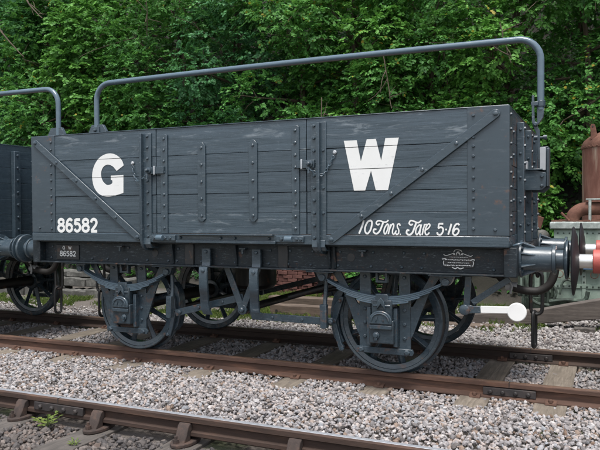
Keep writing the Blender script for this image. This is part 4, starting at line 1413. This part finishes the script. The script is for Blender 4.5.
lpart('smokebox', MB().lathe([(0.05, 3.80), (0.60, 3.84), (0.66, 3.92), (0.66, 5.0)], 'x', (0, 0, 2.15), 32), 'locoblack')
lpart('boiler', MB().lathe([(0.60, 5.001), (0.60, 7.6)], 'x', (0, 0, 2.15), 32), 'locoblack')
lpart('saddle', MB().box(4.0, 4.9, -0.5, 0.5, 1.301, 1.62), 'locoblack')
lpart('chimney', MB().lathe([(0.24, 2.76), (0.19, 2.85), (0.18, 3.35), (0.23, 3.42)], 'z', (4.45, 0, 0), 24), 'locoblack')
lpart('cab', MB().box(7.6, 9.1, -1.15, 1.15, 1.301, 3.5), 'locoblack')
for x in (4.6, 6.3, 8.0):
    for s in (-1, 1):
        lpart('wheel', MB().lathe([(0.40, 0.0), (0.55, -0.01), (0.56, 0.08), (0.59, 0.10), (0.59, 0.13), (0.40, 0.13)] if s < 0 else [(0.40, 0.0), (0.55, 0.01), (0.56, -0.08), (0.59, -0.10), (0.59, -0.13), (0.40, -0.13)], 'y', (x, s * 0.80, 0.56), 40, close=True), 'locoblack')
        sp = MB()
        for k in range(5):
            a = math.pi * k / 5
            sp.bar((x - 0.42 * math.cos(a), 0.56 - 0.42 * math.sin(a)), (x + 0.42 * math.cos(a), 0.56 + 0.42 * math.sin(a)), 0.05, s * 0.77 - 0.02 - 0.001 * k, s * 0.77 + 0.02 - 0.001 * k)
        lpart('spokes', sp, 'locoblack', None, 0)

# ------------------------------------------------------------------ scrap behind: pale green machine, rusty vertical boiler
GX, GY = 3.4, 4.85
gm = empty('green_machine', (GX, 5.4, -0.3), 'pale green riveted machine casing with flaking white top, behind the buffers', 'machine')
def gpart(name, mb, mat, parent=None, bevel=0.01, kind=None):
    o = obj(name, mb, mat, None, bevel, kind)
    o.data.transform(Matrix.Translation((-GX, -5.4, 0.3)))
    o.parent = parent or gm
    return o
casing = gpart('casing', MB().box(2.36, 5.2, GY, 6.0, 0.02, 1.12), 'mint')
gpart('top_cover', MB().box(2.30, 5.25, GY - 0.05, 6.05, 1.12, 1.235), 'offwhite', None, 0.02)
gpart('lower_casing', MB().box(1.86, 5.2, GY + 0.10, 6.0, -0.28, 0.02), 'mintdark')
gpart('side_box', MB().box(1.80, 2.355, GY + 0.12, 5.8, 0.02, 0.78), 'mintdark')
for x0, x1 in ((1.84, 1.97), (2.06, 2.14), (2.20, 2.31)):
    gpart('panel', MB().box(x0, x1, GY + 0.09, GY + 0.118, 0.10, 0.74), 'mint', None, 0.006)
for x in (2.80, 3.55, 4.3):
    gpart('seam_strip', MB().box(x - 0.03, x + 0.03, GY - 0.012, GY - 0.001, 0.03, 1.11), 'mint', None, 0.003)
gpart('seam_strip', MB().box(2.37, 5.19, GY - 0.016, GY - 0.001, 0.20, 0.26), 'mint', None, 0.003)
gpart('blue_rail', MB().box(2.70, 5.19, GY - 0.10, GY - 0.02, 0.50, 0.56), 'blue', None, 0.006)
rv = MB()
for x in np.arange(2.42, 5.1, 0.085):
    rv.bolt(x, GY - 0.016, 0.23, 0.014, 0.012); rv.bolt(x, GY, 1.06, 0.012, 0.010)
for x in (2.80, 3.55):
    for z in np.arange(0.3, 1.05, 0.085):
        rv.bolt(x, GY - 0.012, z, 0.013, 0.012)
gpart('rivets', rv, 'mintdark', None, 0, 'stuff')
for pts, r_ in (([(2.15, 0.05), (2.2, 0.22), (2.32, 0.26), (2.40, 0.14), (2.36, 0.0)], 0.022), ([(2.3, -0.02), (2.55, 0.02), (2.80, 0.02), (2.86, 0.16)], 0.032), ([(1.95, 0.4), (1.98, 0.1), (2.1, -0.05), (2.3, -0.08)], 0.028), ([(2.45, 0.1), (2.5, 0.3), (2.62, 0.32), (2.68, 0.2)], 0.018)):
    gpart('pipe', MB().tube(smooth_path([(x, GY - 0.07, z) for x, z in pts], 6), r_, 8), 'mintdark', None, 0)
gpart('round_cap', MB().lathe([(0.05, -0.12), (0.10, -0.10), (0.13, -0.03), (0.13, 0.05), (0.10, 0.10), (0.05, 0.12)], 'y', (2.16, GY + 0.15, 0.98), 20), 'stone', None, 0)
gpart('bracket', MB().prism([(2.05, 1.14), (2.16, 1.12), (2.20, 1.30), (2.10, 1.34)], 'y', GY + 0.1, GY + 0.18), 'rustpipe', None, 0.006)
for (x, z0, z1, r_) in ((1.90, -0.25, 0.55, 0.020), (2.02, -0.25, 0.70, 0.030), (2.18, -0.25, 0.45, 0.018), (2.27, -0.2, 0.78, 0.024)):
    gpart('pipe', MB().tube([(x, GY - 0.02, z0), (x + 0.01, GY - 0.03, (z0 + z1) / 2), (x, GY - 0.02, z1)], r_, 8), 'mintdark', None, 0)
for (x, z, r_) in ((2.52, 0.78, 0.10), (3.2, 0.75, 0.13)):
    gpart('inspection_cover', MB().lathe([(r_, 0), (r_, -0.02), (r_ * 0.8, -0.028), (r_ * 0.3, -0.03)], 'y', (x, GY, z), 20), 'mint', None, 0.003)
for (x, z) in ((2.45, 0.42), (2.62, 0.40), (2.95, 0.42)):
    gpart('hand_valve', MB().lathe([(0.05, -0.05), (0.06, -0.055), (0.06, -0.07), (0.05, -0.075)], 'y', (x, GY, z), 14, close=True), 'rustpipe', None, 0)
deb = MB()
for k in range(46):
    x, y = random.uniform(2.35, 3.7), random.uniform(GY - 0.02, GY + 0.5)
    s = random.uniform(0.012, 0.035)
    deb.box(x - s * 1.6, x + s * 1.6, y - s, y + s, 1.236, 1.236 + s)
gpart('flakes', deb, 'rustpipe', None, 0, 'stuff')

rp = tag(obj('rusty_pipe', MB().tube(smooth_path([(2.62, 5.10, 1.20), (2.64, 5.10, 1.33), (2.74, 5.12, 1.42), (2.90, 5.15, 1.44), (3.5, 5.25, 1.44)], 6), 0.105, 16), 'rustpipe', None, 0), 'rusty elbow pipe lying on top of the green machine', 'pipe')
obj('clamp', MB().box(2.86, 2.90, 5.02, 5.27, 1.25, 1.58), 'offwhite', rp, 0.005)
obj('flange', MB().box(2.82, 3.5, 5.02, 5.28, 1.575, 1.60), 'offwhite', rp, 0.005)
obj('lug', MB().tube([(2.46, 5.0, 1.38), (2.58, 5.0, 1.25)], 0.018, 8), 'rustpipe', rp, 0)

BX, BY, BRr = 3.60, 6.50, 0.88
vb = empty('vertical_boiler', (BX, BY, -0.3), 'tall rusty red vertical boiler with domed riveted top', 'boiler')
def bpart(name, mb, mat, parent=None, bevel=0.0, kind=None):
    o = obj(name, mb, mat, None, bevel, kind)
    o.data.transform(Matrix.Translation((-BX, -BY, 0.3)))
    o.parent = parent or vb
    return o
bpart('shell', MB().lathe([(BRr, -0.3), (BRr, 2.56)], 'z', (BX, BY, 0), 48), 'boiler')
bpart('lug_eye', MB().lathe([(0.014, 0), (0.014, -0.004)], 'y', (2.90, 6.019, 2.835), 10), 'blackiron')
bpart('dome', MB().lathe([(BRr + 0.012, 2.48), (BRr + 0.012, 2.55), (BRr * 0.97, 2.62), (BRr * 0.88, 2.69), (BRr * 0.70, 2.76), (BRr * 0.40, 2.82), (0.03, 2.84)], 'z', (BX, BY, 0), 48), 'rustpipe')
rv = MB()
for k in range(56):
    a = 2 * math.pi * k / 56
    rv.lathe([(0.016, 0), (0.016, 0.012), (0.008, 0.02)], 'z', (BX + (BRr + 0.008) * math.cos(a), BY + (BRr + 0.008) * math.sin(a), 2.50), 6)
bpart('rivets', rv, 'rustpipe', None, 0, 'stuff')
lugm = MB().prism([(2.875, 2.62), (2.985, 2.62), (2.945, 2.84), (2.925, 2.875), (2.885, 2.88), (2.86, 2.84)], 'y', 6.02, 6.06)
bpart('lifting_lug', lugm, 'rustpipe', None, 0.004)

# long weathered beam and small timbers on the ground
bp = [(0.60, -0.24), (0.823, -0.215), (1.727, -0.095), (2.226, -0.040), (2.57, 0.045), (3.035, 0.150), (3.8, 0.30), (3.8, 0.02), (3.036, -0.130), (2.226, -0.245), (1.4, -0.325), (0.60, -0.37)]
bm_ = obj('timber_beam', MB().prism(bp, 'y', 3.92, 4.14), 'beam', None, 0.012)
tag(bm_, 'long brown weathered beam lying in front of the green machine', 'beam')
prop = obj('timber_block', wob_box(2.70, 2.98, 3.74, 3.90, -0.34, -0.245, 7, 0.006, 3, axis=0), 'sleeperdark', None, 0.008)
tag(prop, 'small dark block on the gravel beside the long beam', 'block')
prop2 = obj('timber_block', wob_box(3.3, 3.75, 3.9, 4.2, -0.34, -0.075, 8, 0.006, 3, axis=0), 'sleeperdark', None, 0.008)
tag(prop2, 'dark block propping up the right end of the long beam', 'block')
pk = obj('timber_plank', wob_box(0.3, 1.75, 3.60, 3.80, -0.33, -0.27, 9, 0.006, 5, axis=0), 'timber', None, 0.008)
tag(pk, 'flat pale plank lying before the long beam behind the right wheel', 'plank')

for i, (x0, x1, y0, y1, z1, rz, lab) in enumerate(((-1.95, -0.80, 3.45, 3.70, -0.11, 3, 'pale brown timber baulk lying on grass behind the brake rods'), (-2.3, -0.6, 4.05, 4.30, -0.06, -2, 'brown timber baulk behind the nearer one in the grass'))):
    o = obj('timber_baulk', wob_box(-(x1 - x0) / 2, (x1 - x0) / 2, -(y1 - y0) / 2, (y1 - y0) / 2, -0.33, z1, 20 + i, 0.008, 6, axis=0), 'timber', None, 0.01)
    o.location = ((x0 + x1) / 2, (y0 + y1) / 2, 0); o.rotation_euler.z = R(rz)
    tag(o, lab, 'timber')
    obj('bolt_hole', MB().lathe([(0.022, 0), (0.022, -0.004)], 'y', (-(x1 - x0) / 2 + 0.12, -(y1 - y0) / 2 - 0.008, z1 - 0.09), 10), 'blackiron', o, 0)

# grey stone blocks stacked at the left
sid = 0
for (z0, z1, xs) in ((-0.33, -0.12, (-9.3, -8.25, -7.35, -6.55, -5.45, -4.6)), (-0.118, 0.06, (-9.0, -7.9, -6.8, -5.75)), (0.062, 0.22, (-8.6, -7.45, -6.3))):
    course = {-0.33: 'bottom', -0.118: 'middle', 0.062: 'top'}[z0]; cidx = 0
    for a, b in zip(xs[:-1], xs[1:]):
        yo = random.uniform(-0.05, 0.05)
        o = obj('stone_block', wob_box(-(b - a) / 2 + 0.012, (b - a) / 2 - 0.012, -0.24, 0.24, z0, z1 - random.uniform(0, 0.05), 40 + sid, 0.020, 6, axis=0), 'stone', None, 0.014)
        o.location = ((a + b) / 2, 4.5 + yo + (0.22 if z0 > -0.2 else 0) + (0.2 if z0 > 0 else 0), 0)
        o.rotation_euler.z = R(random.uniform(-5, 5))
        tag(o, 'rough grey stone block stacked in the low pile behind the left wheel', 'stone block', 'stacked stone blocks')
        o['label'] = 'rough grey stone block, %s from the left in the %s course of the pile' % (('first', 'second', 'third', 'fourth', 'fifth', 'sixth')[cidx], course); cidx += 1
        sid += 1

# low stack of red bricks seen through the running gear
bs = empty('brick_stack', (-2.4, 6.2, -0.31), 'low stack of old red bricks seen between the wagon wheels', 'bricks')
brick_me = None
for row in range(8):
    for c in range(7):
        if brick_me is None:
            o = obj('brick', wob_box(-0.105, 0.105, -0.10, 0.0, 0.0, 0.064, 77, 0.003, 2, axis=0), 'brick', bs, 0.005)
            brick_me = o
        else:
            o = brick_me.copy(); COL.objects.link(o); o.parent = bs
        o.location = (-1.05 + c * 0.226 + (0.113 if row % 2 else 0) + random.uniform(-0.008, 0.008), random.uniform(-0.02, 0.02), row * 0.072)
        o.rotation_euler.z = R(random.uniform(-2, 2))
obj('core', MB().box(-1.0, 0.6, -0.02, 0.45, 0.0, 0.56), 'lining', bs, 0.01)

# ------------------------------------------------------------------ leaves, shrubs and trees on the bank
LEAF2 = np.array([[0, 0, 0], [0.30, 0.30, 0.05], [0.62, 0.34, 0.03], [1.0, 0, -0.10], [0.62, -0.34, 0.03], [0.30, -0.30, 0.05]])
LF = np.array([[0, 3, 2, 1], [0, 5, 4, 3]])
LEAF4 = np.array([[0, 0, 0], [0.42, 0.36, 0.07], [1.0, 0, -0.08], [0.42, -0.36, 0.07]])
LF4 = np.array([[0, 2, 1], [0, 3, 2]])

def leaves_mesh(name, pos, direc, nrm, size, tint, mat, detailed=True):
    base, fc = (LEAF2, LF) if detailed else (LEAF4, LF4)
    n = len(pos)
    d = direc / np.linalg.norm(direc, axis=1)[:, None]
    nn = nrm - d * np.sum(nrm * d, 1)[:, None]
    nn /= np.maximum(np.linalg.norm(nn, axis=1), 1e-6)[:, None]
    b = np.cross(nn, d)
    P = pos[:, None, :] + size[:, None, None] * (base[None, :, 0, None] * d[:, None, :] + base[None, :, 1, None] * b[:, None, :] + base[None, :, 2, None] * nn[:, None, :])
    k = len(base)
    Fc = (fc[None] + (np.arange(n) * k)[:, None, None]).reshape(-1, fc.shape[1])
    return big_mesh(name, P.reshape(-1, 3), Fc, np.repeat(tint, k), mat, smooth=True)

def sprays(centers, outward, per, leaf, spread, tint_c):
    """leafy twigs: leaves in pairs along short arching twigs"""
    m = len(centers)
    yaw = rng.uniform(0, 2 * np.pi, m)
    dirs = outward * 0.75 + np.stack([np.cos(yaw), np.sin(yaw), rng.uniform(-0.45, 0.35, m)], 1) * 0.8
    dirs /= np.linalg.norm(dirs, axis=1)[:, None]
    upv = np.tile(np.array([0, 0, 1.0]), (m, 1)) + outward * 0.55 + rng.normal(0, 0.25, (m, 3))
    side = np.cross(upv, dirs); side /= np.maximum(np.linalg.norm(side, axis=1), 1e-6)[:, None]
    nrm = np.cross(dirs, side)
    ln = rng.uniform(0.7, 1.25, m) * spread
    pos, dr, nm, sz, tn = [], [], [], [], []
    for j in range(per):
        t = (j // 2 + 0.6) / (per / 2)
        s = 1 if j % 2 else -1
        c = centers + dirs * (ln * t)[:, None] - np.array([0, 0, 1.0]) * (0.22 * ln * t * t)[:, None]
        c = c + rng.normal(0, 0.012, (m, 3))
        dd = dirs * rng.uniform(0.25, 0.8, (m, 1)) + side * s * rng.uniform(0.6, 1.0, (m, 1)) - np.array([0, 0, 1.0]) * rng.uniform(0.05, 0.5, (m, 1))
        pos.append(c); dr.append(dd); nm.append(nrm + rng.normal(0, 0.33, (m, 3)))
        sz.append(leaf * rng.uniform(0.65, 1.25, m)); tn.append(np.clip(tint_c + rng.normal(0, 0.17, m), 0, 1))
    return [np.concatenate(q) for q in (pos, dr, nm, sz, tn)]

def branch(mb, p, q, r0, r1, bend=0.15, n=6):
    p, q = Vector(p), Vector(q)
    pts, rs = [], []
    off = Vector((random.uniform(-1, 1), random.uniform(-1, 1), random.uniform(-0.3, 0.3))) * bend * (q - p).length
    for i in range(n + 1):
        t = i / n
        pts.append(p.lerp(q, t) + off * math.sin(math.pi * t) + Vector((random.uniform(-1, 1), random.uniform(-1, 1), 0)) * 0.012)
        rs.append(r0 + (r1 - r0) * t)
    mb.tube(pts, rs, 6)

def lumps(n, seed):
    r = np.random.default_rng(seed)
    return r.normal(size=(n, 3)), r.uniform(0.7, 1.35, n)

def shrub(name, x, y, hgt, rx, ry, kind, nclump, label, cat='tree', leaf=0.085, per=14, low=0.0, seed=0, spread=0.26, trunk_r=0.07, lobes=11, group='trees and bushes on the bank'):
    global rng
    z0 = gh(x, y) - 0.1
    root = empty(name, (x, y, z0), label, cat, group)
    # trunk and limbs
    tb = MB()
    top = Vector((random.uniform(-0.3, 0.3), random.uniform(-0.3, 0.2), hgt * 0.8))
    branch(tb, (0, 0, 0), top, trunk_r, trunk_r * 0.3, 0.05, 9)
    # lobes: sub-crowns whose shells carry the leaf clumps, leaving dark hollows between them
    r = np.random.default_rng(seed + 11)
    LC, LR = [], []
    for k in range(lobes):
        a = r.uniform(0, 2 * math.pi)
        t = low + (1 - low) * (k + r.uniform(0.1, 0.9)) / lobes
        w = 0.35 + 0.65 * math.sin(math.pi * min(1, 0.18 + 0.75 * t))
        c = np.array([rx * 0.62 * math.cos(a) * w, ry * 0.62 * math.sin(a) * w - 0.25 * ry, hgt * (0.06 + 0.86 * t)])
        LC.append(c); LR.append(r.uniform(0.36, 0.62) * min(rx, hgt * 0.4))
        branch(tb, (top * (0.25 + 0.6 * t))[:], c.tolist(), trunk_r * 0.45, 0.008, 0.12, 6)
        for q in range(3):
            e = c + r.normal(size=3) * LR[-1] * 0.6
            branch(tb, c.tolist(), e.tolist(), 0.012, 0.004, 0.2, 4)
    LC = np.array(LC); LR = np.array(LR)
    obj('trunk', tb, 'bark', root, 0)
    li = r.choice(lobes, nclump, p=LR ** 2 / np.sum(LR ** 2))
    d = r.normal(size=(nclump, 3)); d[:, 1] -= 0.55; d[:, 2] += 0.25
    d /= np.linalg.norm(d, axis=1)[:, None]
    rad = LR[li] * (1.0 - 0.55 * r.random(nclump) ** 2.2)
    stretch = np.array([1.0, 0.8, 0.72])
    C = LC[li] + d * rad[:, None] * stretch
    keep = C[:, 2] > 0.03
    C, d, li = C[keep], d[keep], li[keep]
    lobe_t = r.uniform(-0.14, 0.14, lobes)
    tint = np.clip(0.50 + lobe_t[li] + r.normal(0, 0.10, len(C)), 0.02, 0.97)
    P, D, N, S, T = sprays(C, d, per, leaf, spread, tint)
    me = leaves_mesh('crown', P, D, N, S, T, LEAF[kind], True)
    o = bpy.data.objects.new('crown', me); COL.objects.link(o); o.parent = root
    return root

TREES = [
    # name, x, y, height, rx, ry, kind, clumps, label, leaf, seed
    ('leafy_tree', -16.6, 10.6, 6.8, 2.5, 1.6, 'mid', 1150, 'leafy tree at the far left edge above the left wagon', 0.12, 1),
    ('leafy_tree', -13.6, 9.6, 6.6, 2.2, 1.5, 'blue', 1150, 'blue green tree left of the wagon with bare twigs showing', 0.12, 2),
    ('leafy_tree', -11.2, 8.9, 6.4, 2.0, 1.4, 'mid', 1250, 'mid green tree above the left end of the sheet rail', 0.10, 3),
    ('leafy_tree', -9.2, 8.8, 6.2, 1.8, 1.3, 'bright', 1250, 'brighter green tree behind the letter G', 0.095, 4),
    ('leafy_tree', -7.3, 8.6, 6.0, 1.8, 1.3, 'mid', 1300, 'mid green tree behind the left door strap', 0.09, 5),
    ('leafy_tree', -5.5, 8.7, 6.0, 1.7, 1.3, 'blue', 1350, 'ferny dark green tree behind the middle of the wagon', 0.09, 6),
    ('leafy_tree', -3.7, 8.5, 5.8, 1.7, 1.3, 'mid', 1350, 'mid green tree behind the right door post', 0.085, 7),
    ('leafy_tree', -2.0, 8.6, 5.8, 1.6, 1.2, 'bright', 1350, 'bright leaved tree behind the letter W', 0.085, 8),
    ('leafy_tree', -0.4, 8.4, 5.6, 1.6, 1.2, 'mid', 1350, 'mid green tree behind the top right corner of the wagon body', 0.08, 9),
    ('leafy_tree', 1.2, 8.5, 5.6, 1.6, 1.2, 'bright', 1350, 'ivy covered tree behind the upright end of the sheet rail', 0.08, 10),
    ('leafy_tree', 2.8, 8.7, 5.8, 1.7, 1.2, 'mid', 1300, 'mid green ivy tree above the rusty boiler', 0.085, 11),
    ('leafy_tree', 4.5, 8.6, 5.8, 1.8, 1.2, 'mid', 900, 'mid green tree at the right edge behind the rusty boiler', 0.085, 12),
    # second row further up the bank fills the gaps
    ('leafy_tree', -14.8, 13.0, 7.0, 3.0, 1.6, 'dark', 800, 'dark tree high on the bank at the upper left', 0.13, 21),
    ('leafy_tree', -10.6, 12.0, 6.8, 2.8, 1.6, 'dark', 900, 'dark tree high on the bank behind the left bend of the sheet rail', 0.13, 22),
    ('leafy_tree', -6.8, 11.4, 6.6, 2.6, 1.6, 'dark', 900, 'dark tree high on the bank behind the centre', 0.12, 23),
    ('leafy_tree', -3.0, 11.2, 6.6, 2.6, 1.6, 'dark', 900, 'dark tree high on the bank right of centre', 0.12, 24),
    ('leafy_tree', 0.6, 11.0, 6.4, 2.6, 1.6, 'dark', 900, 'dark tree high on the bank above the sheet rail bend', 0.12, 25),
    ('leafy_tree', 4.0, 11.0, 6.4, 2.4, 1.6, 'dark', 700, 'dark tree high on the bank in the upper right corner', 0.12, 26),
]
for (nm_, x, y, h, rx, ry, kind, nc, lab, lf, sd) in TREES:
    shrub(nm_, x, y, h, rx, ry, kind, int(nc * (1.35 if y < 10.9 else 0.95)), lab, 'tree', lf * (0.98 if kind == 'bright' else 0.84), seed=sd, per=14, spread=lf * 2.9, trunk_r=0.10, lobes=15)
BUSH = [(-12.2, 8.0, 1.9, 1.6, 0.9, 'bright', 420, 'low bush between the two wagons at the left', 0.09, 31),
        (-9.6, 7.6, 1.8, 1.6, 0.9, 'mid', 420, 'low bush behind the left corner of the wagon', 0.085, 32),
        (-6.4, 7.5, 1.8, 1.6, 0.9, 'dark', 380, 'low dark bush hidden behind the middle of the wagon', 0.085, 33),
        (-3.2, 7.5, 1.8, 1.6, 0.9, 'dark', 380, 'low dark bush behind the right half of the wagon', 0.085, 34),
        (0.55, 6.5, 0.9, 0.9, 0.5, 'dark', 260, 'low dark ivy behind the far right wheel', 0.07, 36),
        (-0.9, 6.6, 0.9, 1.0, 0.5, 'mid', 240, 'low ivy right of the brick stack', 0.07, 37),
        (1.5, 7.55, 1.7, 1.0, 0.6, 'bright', 420, 'bright ivy bush hanging beside the sheet rail bracket', 0.075, 35)]
for (x, y, h, rx, ry, kind, nc, lab, lf, sd) in BUSH:
    shrub('leafy_bush', x, y, h, rx, ry, kind, nc, lab, 'bush', lf, seed=sd, per=12, spread=0.2, trunk_r=0.04, lobes=7)

# bare stems that show among the leaves
STEMS = [((-12.43, 7.2, 6.86), (-11.15, 7.1, 5.62), 'bare diagonal branch crossing the leaves at the upper left edge'),
         ((-11.30, 7.3, 7.34), (-10.55, 7.2, 6.60), 'short bare branch near the top left corner'),
         ((-7.16, 7.2, 5.75), (-7.05, 7.0, 6.75), 'thin upright stem at the top, left of centre'),
         ((-2.42, 6.9, 3.85), (-2.30, 6.8, 2.9), 'thin upright stem just above the wagon right of centre'),
         ((-1.06, 6.9, 4.65), (-0.86, 6.8, 3.5), 'thin leaning stem above the right end of the wagon'),
         ((1.25, 6.9, 5.0), (1.47, 6.8, 4.2), 'thin drooping stem beside the sheet rail bend')]
for p, q, lab in STEMS:
    mb = MB()
    branch(mb, p, q, 0.026 if p[0] < -10 else 0.012, 0.012 if p[0] < -10 else 0.008, 0.05, 8)
    P, Q = Vector(p), Vector(q)
    for k in range(4):
        s = P.lerp(Q, random.uniform(0.2, 0.9))
        branch(mb, s[:], (s + Vector((random.uniform(-0.5, 0.5), random.uniform(-0.3, 0.1), random.uniform(-0.5, 0.5))))[:], 0.011, 0.004, 0.1, 4)
    o = obj('bare_branch', mb, 'bark', None, 0)
    tag(o, lab, 'branch', 'bare branches on the bank')

# ivy and undergrowth hugging the bank itself: nobody could count it
n = 12000
bx = rng.uniform(-19, 6.5, n); by = 6.7 + rng.random(n) ** 1.15 * 8.5
bz = np.array([gh(a, b) for a, b in zip(bx, by)]) + rng.uniform(0.0, 0.10, n)
keep = ~((bx > 0.6) & (by < 7.7) & (rng.random(n) < 0.85))
bx, by, bz = bx[keep], by[keep], bz[keep]
C = np.stack([bx, by, bz], 1)
outw = np.tile(np.array([0, -0.75, 0.66]), (len(C), 1))
P, D, N, S, T = sprays(C, outw, 8, 0.095, 0.2, np.clip(rng.normal(0.45, 0.2, len(C)), 0, 1))
me = leaves_mesh('undergrowth', P, D, N, S, T, LEAF['dark'], False)
o = bpy.data.objects.new('undergrowth', me); COL.objects.link(o)
o['kind'] = 'stuff'; o['label'] = 'dark ivy and undergrowth covering the bank'; o['category'] = 'undergrowth'

# grass patches beyond the far rail
def grass(name, regions, label):
    P, Fc, T = [], [], []
    i = 0
    for (x0, x1, y0, y1, n, hmin, hmax) in regions:
        for _ in range(n):
            x, y = random.uniform(x0, x1), random.uniform(y0, y1)
            if mnoise.noise(Vector((x * 1.3, y * 1.8, 9.0))) < -0.05:
                continue
            z = gh(x, y) + 0.005
            t = random.random()
            for _b in range(5):
                a = random.uniform(0, 2 * math.pi)
                h = random.uniform(hmin, hmax); w = random.uniform(0.004, 0.008)
                l = random.uniform(0.2, 0.9) * h
                px, py = x + random.gauss(0, 0.02), y + random.gauss(0, 0.02)
                c, s = math.cos(a), math.sin(a)
                P += [(px - s * w, py + c * w, z), (px + s * w, py - c * w, z), (px + c * l * 0.4, py + s * l * 0.4, z + h * 0.7), (px + c * l, py + s * l, z + h)]
                Fc += [(i, i + 1, i + 2), (i + 2, i + 3, i)]
                T += [min(1, max(0, t + random.uniform(-0.2, 0.2)))] * 4
                i += 4
    me = big_mesh(name, np.array(P), np.array(Fc), np.array(T), MAT['grass'])
    o = bpy.data.objects.new(name, me); COL.objects.link(o)
    o['kind'] = 'stuff'; o['label'] = label; o['category'] = 'grass'
grass('grass', [(-8.5, -4.2, 2.9, 4.0, 1600, 0.04, 0.11), (-4.2, -0.2, 2.5, 3.6, 1700, 0.04, 0.12), (-4.5, 0.2, 3.6, 5.9, 2600, 0.05, 0.16), (1.9, 3.2, 3.55, 3.9, 160, 0.04, 0.10), (0.2, 1.75, 3.2, 5.6, 700, 0.04, 0.13)],
      'patchy green grass on the cinders beyond the far rail')

# little weed by the foreground rail joint
wd = empty('weed', (-0.74, -2.70, -0.19), 'small green weed with toothed leaves beside the foreground rail joint', 'weed')
P, D, N, S, T = [], [], [], [], []
for k in range(9):
    a = 2 * math.pi * k / 9 + random.uniform(-0.2, 0.2)
    e = random.uniform(0.25, 0.9)
    for j in range(4):
        r_ = 0.018 + j * 0.020
        P.append((math.cos(a) * r_, math.sin(a) * r_, 0.02 + r_ * e))
        D.append((math.cos(a + (0.5 if j % 2 else -0.5) * (j < 3)), math.sin(a + (0.5 if j % 2 else -0.5) * (j < 3)), e * 0.7))
        N.append((0, 0, 1.0)); S.append(0.045); T.append(random.uniform(0.5, 0.95))
me = leaves_mesh('leaves', np.array(P), np.array(D), np.array(N), np.array(S), np.array(T), MAT['grass'])
o = bpy.data.objects.new('leaves', me); COL.objects.link(o); o.parent = wd
obj('stalk', MB().tube([(0, 0, -0.02), (0.004, 0, 0.05), (0.0, 0.004, 0.10)], 0.005, 6), MAT['grass'], wd, 0)

stones('gravel', 0.2, 5.0, 3.0, 5.2, lambda X, Y: -0.300 + wave(X, Y, 0.8, 0.012), 0.055, (0.020, 0.040), 'gravel', 'coarser gravel around the beam and the green machine',
       lambda X, Y: rng.random(len(X)) < 0.75)

# a second, tiny weed further along the foreground rail
w2 = copy_tree(wd)
w2.location = (-0.28, -2.92, -0.20); w2.scale = (0.4, 0.4, 0.5); w2.rotation_euler.z = 1.1
w2['label'] = 'tiny green weed on the sleeper right of the foreground rail joint'
